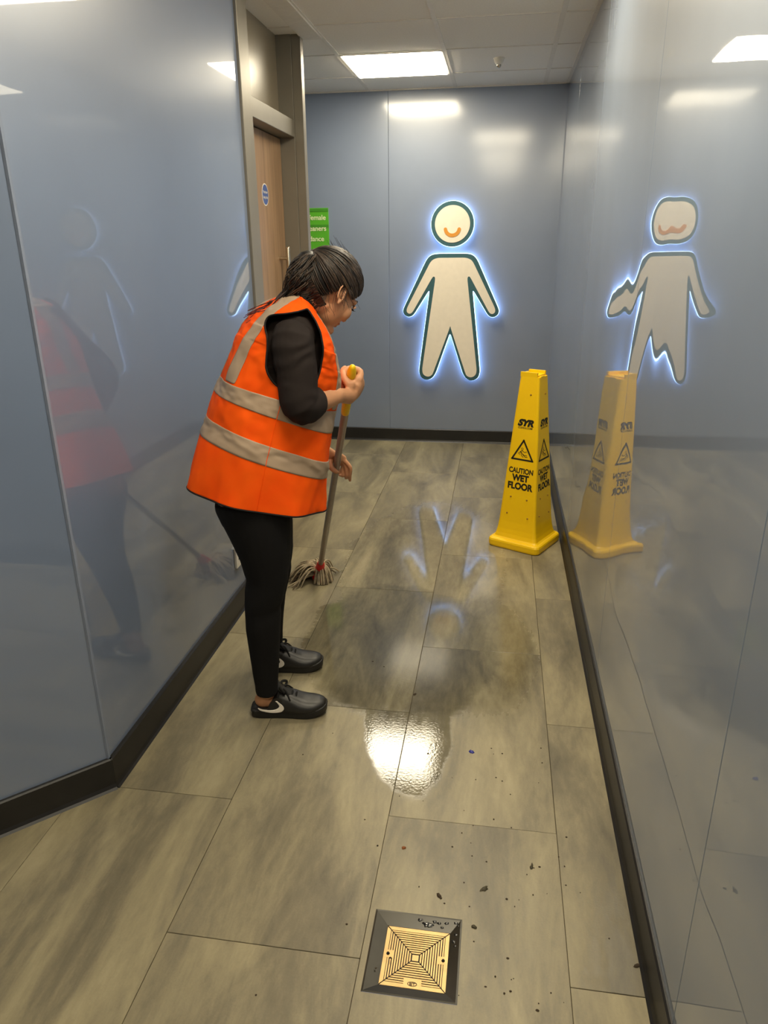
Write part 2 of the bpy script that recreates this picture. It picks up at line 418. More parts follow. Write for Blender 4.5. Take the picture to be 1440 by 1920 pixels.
# walls of separate glossy panels with thin joints
def wall(name, segs, mat, thick, face, label=None):
    """segs: list of (p0, p1) floor points of panels, face = outward normal to room"""
    w = empty(name, (0, 0, 0), kind='structure'); f = V(face)
    for k, (p0, p1) in enumerate(segs):
        p0, p1 = V(p0+(0,)), V(p1+(0,)); d = (p1-p0).normalized(); g = .0012
        q0, q1 = p0+d*g, p1-d*g
        vs = []
        for z in (0, H):
            for e, off in ((0, 0), (0, thick), (1, thick), (1, 0)):
                p = (q0, q1)[e] - f*off; vs.append((p.x, p.y, z))
        # tiny chamfer on the visible vertical edges
        fs = [[0, 1, 2, 3], [7, 6, 5, 4], [0, 4, 5, 1], [1, 5, 6, 2], [2, 6, 7, 3], [3, 7, 4, 0]]
        me = bpy.data.meshes.new('wall_panel'); me.from_pydata(vs, [], fs)
        bm = bmesh.new(); bm.from_mesh(me); bmesh.ops.recalc_face_normals(bm, faces=bm.faces); bmesh.ops.bevel(bm, geom=[e for e in bm.edges if abs(e.verts[0].co.z-e.verts[1].co.z) > 1], offset=.001, segments=1, affect='EDGES'); bm.to_mesh(me); bm.free()
        link('wall_panel', me, mat, w)
    return w
ys = [Y0, -.25, 1.03, 2.25, 3.54, 4.76, YB]
wr = wall('wall_right', [((XR, ys[i]), (XR, ys[i+1])) for i in range(6)], 'wall_right', .04, (-1, 0, 0))
wb = wall('wall_back', [((XF, YB), (-2.05, YB)), ((-2.05, YB), (-.84, YB)), ((-.84, YB), (XR, YB))], 'wall_back', .04, (0, -1, 0))
wl = wall('wall_left', [((XL, YC), (XL, DY0))], 'wall_left', .06, (1, 0, 0))
CX, CY = XL-1.15, YC-1.15
k = .7071
wc = wall('wall_left_angled', [((CX, CY), (XL, YC))], 'wall_left', .06, (k, -k, 0))
wall('wall_left_lobby', [((CX, Y0), (CX, -1.1)), ((CX, -1.1), (CX, CY))], 'wall_left', .04, (1, 0, 0))
wall('wall_front', [((CX, Y0), (-.9, Y0)), ((-.9, Y0), (XR, Y0))], 'wall_left', .04, (0, 1, 0))
wall('wall_passage_end', [((XF, DY1), (XF, YB))], 'wall_back', .04, (1, 0, 0))
wall('wall_passage_side', [((XF, DY1), (XL-.2, DY1))], 'wall_back', .04, (0, 1, 0))
# metal corner strips
tag(boxes('trim_1', [((XL-.004, YC-.006, BB), (XL+.003, YC+.004, H))], 'chrome_trim'), kind='structure')
tag(boxes('trim_2', [((XR-.005, YB-.005, BB), (XR, YB, H))], 'chrome_trim'), kind='structure')
# baseboards with a small cove foot
def skirting(name, p0, p1, nrm, t=.012):
    p0, p1, n = V(p0+(0,)), V(p1+(0,)), V(nrm+(0,))
    prof = [(0, 0), (t+.010, 0), (t+.004, .006), (t, .016), (t, BB-.004), (t-.004, BB), (0, BB)]
    vs = [p + n*a + V((0, 0, z)) for p in (p0, p1) for a, z in prof]; m = len(prof)
    fs = [[i, (i+1) % m, m+(i+1) % m, m+i] for i in range(m)] + [list(range(m))[::-1], list(range(m, 2*m))]
    me = bpy.data.meshes.new(name); me.from_pydata([tuple(v) for v in vs], [], fs)
    bm = bmesh.new(); bm.from_mesh(me); bmesh.ops.recalc_face_normals(bm, faces=bm.faces); bm.to_mesh(me); bm.free()
    return tag(link(name, me, 'skirt'), kind='structure')
skirting('baseboard_right', (XR, Y0), (XR, YB), (-1, 0), .008)
skirting('baseboard_back', (XF, YB), (XR, YB), (0, -1))
skirting('baseboard_left', (XL, YC-.006), (XL, DY0), (1, 0))
skirting('baseboard_left_angled', (CX, CY), (XL+.004, YC+.004), (k, -k))
skirting('baseboard_left_lobby', (CX, Y0), (CX, CY), (1, 0))
skirting('baseboard_passage', (XF, DY1), (XL-.2, DY1), (0, 1))

# ceiling: mineral tiles lying on a tee grid
ceil = empty('ceiling', (0, 0, H), kind='structure')
GX = [-.972+.6*i for i in range(-3, 4)]; GY = [4.035+.594*i for i in range(-12, 4)]
GX = [XF] + [g for g in GX if XF+.05 < g < XR-.02] + [XR]; GY = [Y0] + [g for g in GY if Y0+.05 < g < YB-.02] + [YB]
LIGHTS = [(-.972, 4.629), (-.372, 2.847), (-.372, 1.065), (-.372, -.717)]
ct = {}
for i in range(len(GX)-1):
    for j in range(len(GY)-1):
        if any(abs(GX[i]-lx) < .02 and abs(GY[j]-ly) < .03 for lx, ly in LIGHTS): continue
        if GX[i+1] < -1.5 and 1.7 < GY[j] and GY[j+1] < 4.2: continue
        sx, sy = round(GX[i+1]-GX[i]-.004, 3), round(GY[j+1]-GY[j]-.004, 3)
        if (sx, sy) not in ct:
            vs, fs = box_geo((-sx/2, -sy/2, 0), (sx/2, sy/2, .014))
            me = bpy.data.meshes.new('ceiling_tile'); me.from_pydata([tuple(v) for v in vs], [], fs); me.materials.append(M['ceil_tile']); ct[(sx, sy)] = me
        o = bpy.data.objects.new('ceiling_tile', ct[(sx, sy)]); COL.objects.link(o); o.location = ((GX[i]+GX[i+1])/2, (GY[j]+GY[j+1])/2, H); set_parent(o, ceil)
for g in GX[1:-1]: box('grid_bar', (g-.012, Y0, H-.004), (g+.012, YB, H+.02), 'tee', ceil)
for g in GY[1:-1]: box('grid_bar', (XF, g-.008, H-.003), (XR, g+.008, H+.02), 'tee', ceil)
tag(box('trim_3', (XR-.02, Y0, H-.006), (XR, YB, H), 'tee'), kind='structure')
tag(box('trim_4', (XF, YB-.02, H-.006), (XR, YB, H), 'tee'), kind='structure')
tag(box('trim_5', (XL, DY1-1.05, H-.012), (XL+.10, DY1+.02, H-.002), 'tee'), kind='structure')
mesh('ceiling_void', [(XF, Y0, H+.05), (XR, Y0, H+.05), (XR, YB, H+.05), (XF, YB, H+.05)], [[0, 3, 2, 1]], 'tee', ceil)

# light panels in the grid
for k2, (lx, ly) in enumerate(LIGHTS):
    lab = ['square lit ceiling light panel in front of the figure wall', 'square lit ceiling light panel above the mop', 'square lit ceiling light panel above the angled wall corner', 'square lit ceiling light panel at the near end of the corridor'][k2]
    e = empty('ceiling_light', (lx+.3, ly+.297, H), lab, 'light', 'ceiling light panels')
    a, b, c, d = lx+.008, ly+.008, lx+.592, ly+.586
    boxes('light_frame', [((a, b, H-.006), (c, b+.012, H+.01)), ((a, d-.012, H-.006), (c, d, H+.01)), ((a, b+.012, H-.006), (a+.012, d-.012, H+.01)), ((c-.012, b+.012, H-.006), (c, d-.012, H+.01))], 'white_plastic', e)
    box('diffuser', (a+.012, b+.012, H-.012), (c-.012, d-.012, H+.006), 'panel_light', e, .002)

# door with transom, recessed in the left wall
door = empty('door_1', (XL-.1, 3.7, 0), kind='structure')
FX, RX, DX = XL+.004, XL-.045, XL-.125      # frame front, rail face, leaf face
JN, JF = DY0+.145, DY1-.055
box('jamb', (XL-.2, DY0, 0), (FX+.008, DY0+.07, H), 'jamb', door, .002)
box('jamb', (XL-.2, DY0+.07, 0), (FX, JN, H), 'jamb', door, .002)
box('jamb', (RX, JF, 0), (FX, DY1, H), 'jamb', door, .002)
box('jamb', (XL-.2, JF-.004, 0), (RX, DY1, H), 'jamb', door, .002)
box('transom_rail', (XL-.2, JN, 2.03), (RX, JF-.004, 2.112), 'jamb', door, .002)
box('transom_panel', (DX-.04, JN, 2.112), (DX, JF-.004, H), 'transom', door)
leaf = box('door_leaf', (DX-.045, JN+.003, .008), (DX, JF-.008, 2.026), 'wood', door, .002)
hp = onx(540, 466, DX+.05); hy = min(hp.y, JF-.06)
g = Geo(); tube(g, [(DX+.05, hy, hp.z), (DX+.05, hy, hp.z-.42)], .011, 12)
for dz in (.05, .37): tube(g, [(DX, hy, hp.z-dz), (DX+.05, hy, hp.z-dz)], .008, 10)
g.make('pull_handle', 'steel', leaf)
sp = onx(497, 365, DX)
def circ(r, n=48, sx=1, sy=1): return [(r*sx*math.cos(2*PI*i/n), r*sy*math.sin(2*PI*i/n)) for i in range(n)]
dt3 = lambda x, y, d: V((DX+d, sp.y+x, sp.z+y))
st = prism('notice_disc', circ(.052), dt3, 0, .0012, 'white_mark', leaf)
prism('disc_field', circ(.047), dt3, .0012, .0018, 'blue', st)
for t_, dz in (('Fire door', .006), ('keep shut', -.018)):
    flat_text('disc_lettering', t_, .019, lambda x, y: V((DX+.0024, sp.y+x, sp.z+dz+y)), 'white_mark', st, .0003)

# ------------------------------------------------------------------ back-lit figure on the back wall
sgn = empty('figure_sign', (-.376, YB, .47), 'cream and teal smiling figure sign with blue-white back light', 'sign')
SY = YB-.05
def zz(x, y): p = ony(720+x*340/1440, 340+y*340/1440, SY); return (p.x, p.z)
half = [(540, 573), (640, 573), (690, 577), (722, 596), (745, 630), (905, 1000), (915, 1030), (905, 1062), (868, 1084), (828, 1070), (712, 872), (704, 872), (762, 1515), (748, 1562), (700, 1588), (652, 1570), (626, 1530), (523, 1215)]
hw = [zz(*p) for p in half]; cx = -.376
cx = sum(p[0] for p in (hw[0], hw[-1]))/2
hr = [(p[0]-cx, p[1]) for p in hw]; hr[0] = (0.0, hr[0][1]); hr[-1] = (0.004, hr[-1][1])
top = hr[1][1]; hr[0] = (0, top)
outer = hr + [(-x, z) for x, z in hr[::-1]][:-1]
def chaikin(P, it=2, keep=()):
    for _ in range(it):
        Q = []
        n = len(P)
        for i in range(n):
            a, b = P[i], P[(i+1) % n]
            L = math.hypot(b[0]-a[0], b[1]-a[1]); t = min(.25, .012/max(L, 1e-6))
            Q += [(a[0]+(b[0]-a[0])*t, a[1]+(b[1]-a[1])*t), (b[0]+(a[0]-b[0])*t, b[1]+(a[1]-b[1])*t)]
        P = Q
    return P
def offset(P, d):
    n = len(P); A = sum(P[i][0]*P[(i+1) % n][1]-P[(i+1) % n][0]*P[i][1] for i in range(n)); sg = 1 if A > 0 else -1
    out = []
    for i in range(n):
        a, b, c = P[i-1], P[i], P[(i+1) % n]
        d1 = V((b[0]-a[0], b[1]-a[1])).normalized(); d2 = V((c[0]-b[0], c[1]-b[1])).normalized()
        n1 = V((d1.y, -d1.x))*sg; n2 = V((d2.y, -d2.x))*sg; m = n1+n2
        if m.length < 1e-6: m = n1
        m.normalize(); q = min(3.2, 1/max(.2, m.dot(n1)))
        out.append((b[0]+m.x*d*q, b[1]+m.y*d*q))
    return out
to3 = lambda x, z, d: V((cx+x, SY+d, z))
ih = [(540, 606), (650, 606), (690, 620), (710, 645), (882, 1008), (884, 1040), (860, 1057), (836, 1045), (690, 770), (676, 752), (661, 765), (736, 1500), (728, 1540), (690, 1560), (655, 1545), (643, 1515), (532, 1172), (521, 1152)]
ih = [(x-cx, z) for x, z in (zz(*p) for p in ih)]; ih[0] = (0.0, ih[1][1]); ih[-1] = (.002, ih[-1][1])
inner = ih + [(-x, z) for x, z in ih[::-1]][:-1]
prism('body_plate', chaikin(outer), to3, 0, .012, 'teal', sgn)
prism('body_face', chaikin(inner), to3, -.003, 0, 'cream', sgn)
prism('body_glow', chaikin(offset(outer, .0022)), to3, .012, .028, 'halo', sgn)
hc = zz(543, 337); he = zz(713, 337); ht = zz(543, 153); hb = zz(543, 521)
hrad = ((he[0]-hc[0])+(ht[1]-hb[1])/2)/2; hz = (ht[1]+hb[1])/2
h3 = lambda x, z, d: V((cx+x, SY+d, hz+z))
prism('head_plate', circ(hrad, 72), h3, 0, .012, 'teal', sgn)
prism('head_face', circ(hrad-.028, 72), h3, -.003, 0, 'cream', sgn)
prism('head_glow', circ(hrad+.0022, 72), h3, .012, .028, 'halo', sgn)
ra, rb_, a0 = .060, .036, math.radians(8); n = 24; poly = []
scz = hz-.028
for i in range(n+1): q = PI+a0+(PI-2*a0)*i/n; poly.append((ra*math.cos(q)*1.04, ra*math.sin(q)))
for i in range(1, 8): q = a0*-1+PI*i/8; m_ = (ra+rb_)/2; poly.append((m_*math.cos(a0)*1.04+.012*math.cos(q), -m_*math.sin(a0)+.012*math.sin(q)))
for i in range(n+1): q = 2*PI-a0-(PI-2*a0)*i/n; poly.append((rb_*math.cos(q)*1.04, rb_*math.sin(q)))
for i in range(1, 8): q = PI*i/8; m_ = (ra+rb_)/2; poly.append((-m_*math.cos(a0)*1.04+.012*math.cos(q), -m_*math.sin(a0)+.012*math.sin(q)))
prism('smile', poly, lambda x, z, d: V((cx+x, SY+d, scz+z)), -.006, -.003, 'smile', sgn)
for x, z in ((0, hz), (-.12, .95), (.12, .95), (-.15, .6), (.15, .6)):
    box('standoff', (cx+x-.008, SY+.028, z-.008), (cx+x+.008, YB, z+.008), 'steel', sgn)

# green notice on the back wall
gx1 = onx_ = ony(615, 390, YB-.01).x; gz1 = ony(598, 390, YB-.01).z; gz0 = ony(598, 469, YB-.01).z; gx0 = gx1-.36
ns = empty('notice_sign', ((gx0+gx1)/2, YB, gz0), 'green notice with pale lettering partly behind the door frame', 'sign')
box('board', (gx0, YB-.010, gz0), (gx1, YB, gz1), 'green', ns, .001)
for py in (394, 424): z = ony(598, py, YB-.011).z; box('band', (gx0, YB-.0125, z-.010), (gx1, YB-.010, z+.010), 'green_dark', ns)
for t_, pxr, py in (('female', 611, 412), ('cleaners', 612, 432.5), ('attendance', 608, 452)):
    p = ony(pxr, py, YB-.012); flat_text('lettering', t_, .049, lambda x, y, p=p: V((p.x+x, YB-.0128, p.z+y)), 'sign_text', ns, .0007, 0, 'RIGHT')

# ------------------------------------------------------------------ small fittings
sp_ = V((-.073, 4.89, H)); spr = empty('sprinkler', sp_, 'small metal sprinkler head on the ceiling', 'sprinkler')
Geo().loft([sp_+V((0, 0, -.002)), sp_+V((0, 0, -.006))], [.034, .030], None, V((0, 1, 0)), 24).make('rosette', 'white_plastic', spr)
g = Geo(); tube(g, [sp_+V((0, 0, -.005)), sp_+V((0, 0, -.03))], .008, 10); Geo.loft(g, [sp_+V((0, 0, -.034)), sp_+V((0, 0, -.036))], [.014, .014], None, V((0, 1, 0)), 12); g.make('nozzle', 'steel', spr)
so = empty('wall_socket', (XL, 2.76, .2), 'white double power socket low on the blue wall behind the leg', 'socket')
box('plate', (XL, 2.685, .205), (XL+.011, 2.831, .297), 'white_plastic', so, .002)
for yy in (2.722, 2.794):
    for dy, dz, w in ((0, .022, .004), (-.011, .0, .003), (.011, .0, .003)): box('pin_slot', (XL+.0105, yy+dy-w, .243+dz-.006), (XL+.0116, yy+dy+w, .243+dz+.006), 'dark_slot', so)
    box('switch', (XL+.011, yy-.007, .283), (XL+.014, yy+.007, .292), 'white_plastic', so)

# floor drain
dr = empty('floor_drain', (-.128, 1.18, 0), 'square brass floor drain grate in dark sloped metal frame', 'drain')
ax0, ay0, ax1, ay1 = DR; ix0, iy0, ix1, iy1 = ax0+.033, ay0+.026, ax1-.026, ay1-.034; zd = -.007
q4 = lambda a, b, c, d, z: [(a, b, z), (c, b, z), (c, d, z), (a, d, z)]
vs = q4(ax0, ay0, ax1, ay1, .0008) + q4(ax0+.004, ay0+.004, ax1-.004, ay1-.004, .0012) + q4(ix0, iy0, ix1, iy1, zd) + q4(ix0, iy0, ix1, iy1, -.02)
fs = []
for r in range(3):
    for i in range(4): fs.append([r*4+i, r*4+(i+1) % 4, r*4+4+(i+1) % 4, r*4+4+i])
mesh('drain_frame', vs, fs, 'drain_steel', dr)
gr = box('grate_bed', (ix0, iy0, -.02), (ix1, iy1, zd-.0015), 'dark_slot', dr)
# grate bars: concentric strips in four triangles with dark slots between, small centre square and two screw lugs
GG = Geo(); mx, my = (ix0+ix1)/2, (iy0+iy1)/2; hx, hy_ = (ix1-ix0)/2-.001, (iy1-iy0)/2-.001
def gp(u, v, z): return V((mx+u*hx, my+v*hy_, z))
NB = 11; sl = .018
edges = [1.0, .88] + [.88-(.88-.13)*i/10 for i in range(1, 11)]
for side in range(4):
    ca, sa = [(1, 0), (0, 1), (-1, 0), (0, -1)][side]
    rot = lambda u, v: (u*ca - v*sa, u*sa + v*ca)
    for i in range(len(edges)-1):
        o_, n_ = edges[i] - (0 if i == 0 else .020), edges[i+1]+.012
        if i == 0: n_ = edges[1]+.0
        m_ = 0.022
        q = [(o_, -o_+m_), (o_, o_-m_), (n_, n_-m_), (n_, -n_+m_)]
        vs = [gp(*rot(*c), zd) for c in q] + [gp(*rot(*c), zd-.002) for c in q]
        GG.add(vs, [[0, 1, 2, 3], [0, 4, 5, 1], [1, 5, 6, 2], [2, 6, 7, 3], [3, 7, 4, 0]])
q = [(-.10, -.10), (.10, -.10), (.10, .10), (-.10, .10)]
GG.add([gp(u, v, zd) for u, v in q], [[0, 1, 2, 3]])
# solid bridges: left, right and the badge field at the near side
for (u0, v0, u1, v1) in ((.70, -.10, .99, .16), (-.99, -.10, -.70, .16), (-.27, -.99, .27, -.70)):
    GG.add([gp(u, v, zd+.0003) for u, v in ((u0, v0), (u1, v0), (u1, v1), (u0, v1))], [[0, 1, 2, 3]])
grb = GG.make('grate_bars', 'brass', dr, False)
bm = bmesh.new(); bm.from_mesh(grb.data); bmesh.ops.recalc_face_normals(bm, faces=bm.faces)
for f in bm.faces:
    if abs(f.normal.z) > .9 and f.normal.z < 0: f.normal_flip()
bm.to_mesh(grb.data); bm.free()
for u in (-.86, .86):
    g = Geo(); c = gp(u, .03, zd+.0003); g.loft([c, c+V((0, 0, .0006))], [.004, .0035], None, V((0, 1, 0)), 12); g.make('screw', 'dark_slot', dr)
bd = gp(0, -.86, zd+.0012)
ring_o, ring_i = circ(.0105, 32, 1, .5), circ(.0092, 32, 1, .46)
mesh('badge', [bd+V((x, y, 0)) for x, y in ring_o+ring_i], [[i, (i+1) % 32, 32+(i+1) % 32, 32+i] for i in range(32)], 'dark_slot', dr)
flat_text('badge_lettering', 'EIT', .009, lambda x, y: bd+V((x, y-.003, 0)), 'dark_slot', dr, .0002)
# wet black sludge drops on the frame
def splat(name, c, r, mat, parent=None, h=.0015, sx=1, sy=1, seed=0, rot=0):
    n = 14; rnd = random.Random(seed); vs = []; R = [r*(.7+.6*rnd.random()) for _ in range(n)]
    for lay, (s_, z) in enumerate(((1, 0), (.7, h*.8), (.25, h))):
        for i in range(n):
            a = 2*PI*i/n; x, y = R[i]*s_*math.cos(a)*sx, R[i]*s_*math.sin(a)*sy
            vs.append(V((c[0]+x*math.cos(rot)-y*math.sin(rot), c[1]+x*math.sin(rot)+y*math.cos(rot), c[2]+z)))
    fs = [[l*n+i, l*n+(i+1) % n, l*n+n+(i+1) % n, l*n+n+i] for l in range(2) for i in range(n)] + [[2*n+i for i in range(n)]]
    return mesh(name, vs, fs, mat, parent, True)
def slope_z(x, y):
    t = max(0, min(1, max((ay1-y)/(ay1-iy1), 0))); u = max(0, min(1, (ax1-x)/(ax1-ix1)))
    return -.007*min(t, u)+.0006
for k2, (px, py, r) in enumerate([(788, 1724, .007), (799, 1731, .010), (806, 1733, .009), (815, 1728, .006), (824, 1731, .006), (838, 1731, .006), (855, 1731, .006), (860, 1737, .005), (829, 1738, .004), (856, 1753, .006), (851, 1765, .006), (854, 1774, .004)]):
    p = onz(px, py, -.002); z = slope_z(p.x, p.y)
    splat('sludge_drop', (p.x, p.y, z), r, 'water', dr, .0015, 1, .75, k2)

# leaf scraps and crumbs left on the floor
def scrap(px, py, r, mat, label, seed, sx=1, sy=1, name='leaf_scrap', cat='leaf', h=.004):
    p = onz(px, py, 0); o = splat(name, (p.x, p.y, .0003), r, mat, None, h, sx, sy, seed, seed*.7); tag(o, label, cat)
scrap(908, 1667, .012, 'leaf', 'dark curled leaf scrap on floor up from the drain', 1, 1, .5)
scrap(997, 1625, .010, 'leaf', 'grey-brown leaf scrap near the middle of the plank beside the baseboard', 2, 1, .4)
scrap(823, 1680, .010, 'dirt', 'brown leaf scrap just above the drain frame', 3, 1, .45)
scrap(888, 1738, .007, 'leaf', 'small round leaf scrap right beside the drain frame', 4, 1, .8)
scrap(1194, 1811, .008, 'dirt', 'dark scrap close to the baseboard of the reflective wall', 5, 1, .5)
scrap(778, 1302, .007, 'dirt', 'tiny dark scrap on the wet plank joint', 6, 1, .6)
scrap(757, 1590, .007, 'leaf_brown', 'orange-brown scrap on the plank above the drain', 7, .7, 1, 'food_scrap', 'scrap')
scrap(884, 1410, .009, 'blue_bit', 'small blue scrap on the floor beside the wet light reflection', 8, 1, .8, 'paper_scrap', 'scrap')
g = Geo(); rnd = random.Random(3)
spots = [(699, 1240), (720, 1250), (1010, 1468), (892, 1462), (870, 1520), (866, 1562), (887, 1548), (684, 1537), (708, 1586), (885, 1605), (848, 1588), (912, 1616), (1062, 1570), (1061, 1660), (1088, 1674), (950, 1686), (965, 1700), (1142, 1760), (963, 1835), (1033, 1862), (568, 1415), (480, 1866), (650, 1733), (1057, 1880), (952, 1797), (276, 1297), (870, 1655), (988, 1640), (880, 1700), (624, 1375)]
spots += [(rnd.uniform(700, 1060), rnd.uniform(1380, 1900)) for _ in range(40)]
for px, py in spots:
    p = onz(px, py); s_ = rnd.uniform(.0012, .0028); g.ell((p.x, p.y, s_*.4), (V((1, 0, 0)), V((0, 1, 0)), V((0, 0, 1))), (s_*rnd.uniform(.7, 1.6), s_, s_*.5), 6, 4)
tag(g.make('floor_crumbs', 'dirt'), 'scattered dark crumbs and grit on the dry floor planks', 'crumbs', None, 'stuff')

# ------------------------------------------------------------------ caution cone
cone = empty('caution_cone', (.178, 3.648, 0), 'tall yellow four-sided caution wet floor cone beside the reflective wall', 'cone')
CA = math.radians(-27.5); CC = V((.178, 3.648, 0)); cu, cv = V((math.cos(CA), math.sin(CA), 0)), V((-math.sin(CA), math.cos(CA), 0))
def rsq(h, r, z, n=5):
    out = []
    for q, (sx, sy) in enumerate(((1, 1), (-1, 1), (-1, -1), (1, -1))):
        for i in range(n):
            a = PI/2*(q+i/(n-1)); out.append(CC + cu*(sx*(h-r)+r*math.cos(a)) + cv*(sy*(h-r)+r*math.sin(a)) + V((0, 0, z)))
    return out
def shell(name, prof, mat, parent, cap=True):
    vs = []
    for h, r, z in prof: vs += rsq(h, r, z)
    n = 20; fs = [[i*n+j, i*n+(j+1) % n, i*n+n+(j+1) % n, i*n+n+j] for i in range(len(prof)-1) for j in range(n)]
    if cap: fs += [[(len(prof)-1)*n+j for j in range(n)], [j for j in range(n)][::-1]]
    return mesh(name, vs, fs, mat, parent, False)
ZT = .885
def half_at(z): return .104+(.051-.104)*(z-.14)/(ZT-.14)
shell('base', [(.138, .03, 0), (.143, .03, .004), (.145, .03, .012), (.145, .03, .034), (.142, .03, .042), (.135, .028, .047), (.127, .02, .049)], 'yellow', cone)
shaft = shell('shaft', [(.127, .02, .049), (.120, .018, .056), (.114, .016, .075), (.109, .015, .10), (.104, .014, .14), (half_at(.5), .012, .5), (half_at(ZT-.02), .011, ZT-.02), (half_at(ZT), .011, ZT)], 'yellow', cone)
for o in (shaft,):
    for p in o.data.polygons: p.use_smooth = False
# crown: raised lips on two sides, stacking notches on the others
def crown(u0, u1, v0, v1, z0, z1):
    vs = []
    for z in (z0, z1):
        for u, v in ((u0, v0), (u1, v0), (u1, v1), (u0, v1)): vs.append(CC+cu*u+cv*v+V((0, 0, z)))
    mesh('crown_lip', vs, [[3, 2, 1, 0], [4, 5, 6, 7], [0, 1, 5, 4], [1, 2, 6, 5], [2, 3, 7, 6], [3, 0, 4, 7]], 'yellow', cone)
hT = half_at(ZT)
crown(-hT+.002, hT-.012, -hT, -hT+.012, ZT-.001, ZT+.022)
crown(-hT+.002, hT-.012, hT-.012, hT, ZT-.001, ZT+.022)
crown(hT-.010, hT+.001, -hT+.02, hT-.045, ZT-.03, ZT+.004)
crown(-hT-.001, -hT+.010, -hT+.02, hT-.02, ZT-.001, ZT+.014)
crown(-hT+.012, hT-.012, -hT+.012, hT-.012, ZT-.001, ZT+.008)
def face_map(k):
    a = CA + k*PI/2; nx = V((math.cos(a), math.sin(a), 0)); tx = V((-math.sin(a), math.cos(a), 0))
    def f(x, y, d=.0008): return CC + nx*(half_at(y)+d) + tx*x + V((0, 0, y))
    return f
def strip_path(pts, w, closed=False):
    vs, fs = [], []; n = len(pts)
    for i in range(n if closed else n-1):
        a, b = V(pts[i]+(0,)), V(pts[(i+1) % n]+(0,)); d = (b-a).normalized(); p = V((-d.y, d.x, 0))*w/2; e = d*w/2
        k = len(vs); vs += [a-e-p, b+e-p, b+e+p, a-e+p]; fs.append([k, k+1, k+2, k+3])
    return [(v.x, v.y) for v in vs], fs
for k2 in range(4):
    f = face_map(k2)
    def put(nm, vs, fs, dy): mesh(nm, [f(x, y+dy) for x, y in vs], fs, 'print', cone)
    vs, fs = text_geo('SYR', .043, .0030, .3, 'CENTER', 1.12); put('logo_lettering', vs, fs, .646)
    vs, fs = text_geo('CLEAN.COM', .0125, .0003, .3, 'CENTER', 1.1); put('logo_lettering', vs, fs, .631)
    vs, fs = strip_path([(-.056, .484), (.056, .484), (0, .582)], .0085, True); put('warning_triangle', vs, fs, -.010)
    hd = circ(.0065, 12); hi = circ(.0045, 12)
    put('slipping_figure', [(x-.004, y+.543) for x, y in hd+hi], [[i, (i+1) % 12, 12+(i+1) % 12, 12+i] for i in range(12)], -.014)
    for pth in ([(-.004, .536), (-.012, .530), (.000, .518), (.008, .512), (.022, .512)], [(-.012, .530), (-.022, .520), (-.016, .514)], [(-.004, .534), (.010, .527), (.020, .531)], [(.0, .516), (.014, .504), (.026, .504)], [(-.012, .528), (-.004, .508), (.004, .502)]):
        vs, fs = strip_path(pth, .0028); put('slipping_figure', vs, fs, -.014)
    for t_, s_, y_, b_, sx in (('CAUTION', .037, .404, .0013, .80), ('WET', .045, .364, .0022, .92), ('FLOOR', .047, .320, .0022, .90)):
        vs, fs = text_geo(t_, s_, b_, 0, 'CENTER', sx); put('lettering', vs, fs, y_)
    for dx, z in ((-.045, .275), (.045, .27), (-.058, .185), (.058, .175), (.015, .80)):
        c = f(dx, z, 0); nn = f(dx, z, 1)-f(dx, z, 0)
        Geo().loft([c, c+nn*.001], [.005, .004], None, V((0, 0, 1)), 10).make('dimple', 'dimple', cone)

# ------------------------------------------------------------------ mop
PT = at(660, 694, -.03); PB = onz(600, 1066, .065); PD = (PB-PT).normalized()
mop = empty('mop', (PB.x, PB.y, 0), 'cotton string mop with grey pole and yellow grip held by the person', 'mop')
PR = .0125
g = Geo(); g.loft([PT+PD*.02, PT+PD*.20, PB], [PR, PR, PR], None, V((1, 0, 0)), 16); g.make('pole', 'pole', mop)
g = Geo(); g.loft([PT+PD*-.012, PT+PD*.0, PT+PD*.012, PT+PD*.02, PT+PD*.17, PT+PD*.21], [.010, .0135, .0145, .0145, .0145, .0138], None, V((1, 0, 0)), 18); g.make('grip', 'grip', mop)
g = Geo(); g.loft([PT+PD*.004, PT+PD*.006], [.0149, .0149], None, V((1, 0, 0)), 18); 
MB_ = V((PB.x, PB.y, 0))
g = Geo(); g.loft([PB-PD*.05, PB+PD*.0, V((PB.x+.002, PB.y+.008, .048)), V((PB.x+.002, PB.y+.010, .030))], [.018, .024, .040, .046], None, V((0, -1, 0)), 20); g.make('socket', 'socket_red', mop)
gy, gd = Geo(), Geo(); rnd = random.Random(11)
for i in range(330):
    if rnd.random() < .72: a = PI+rnd.gauss(-.55, .55); L = rnd.uniform(.08, .145)
    else: a = rnd.uniform(-1.9, 1.9); L = rnd.uniform(.022, .046)
    dx, dy = math.cos(a)*L, math.sin(a)*L
    lay = rnd.random(); h0 = .026+.034*lay
    s0 = V((PB.x+math.cos(a)*.016, PB.y+.006+math.sin(a)*.016, h0))
    b0 = rnd.uniform(-.02, .02); sd = V((-math.sin(a), math.cos(a), 0))*b0
    pts = [s0, s0+V((dx*.3, dy*.3, .006+.022*lay))+sd*.5, s0+V((dx*.65, dy*.65, (-.006+.016*lay)))+sd, s0+V((dx*.9, dy*.9, 0))+sd*1.2, s0+V((dx*1.0, dy*1.0, 0))+sd*1.3]
    pts[3].z = .010+.018*lay; pts[4].z = .005
    tube(gd if rnd.random() < .4-.2*lay else gy, pts, [.0036, .0038, .0038, .0034, .0028], 5, 3)
gy.make('mop_strings', 'yarn', mop)['kind'] = 'stuff'; gd.make('mop_strings', 'yarn_dark', mop)['kind'] = 'stuff'

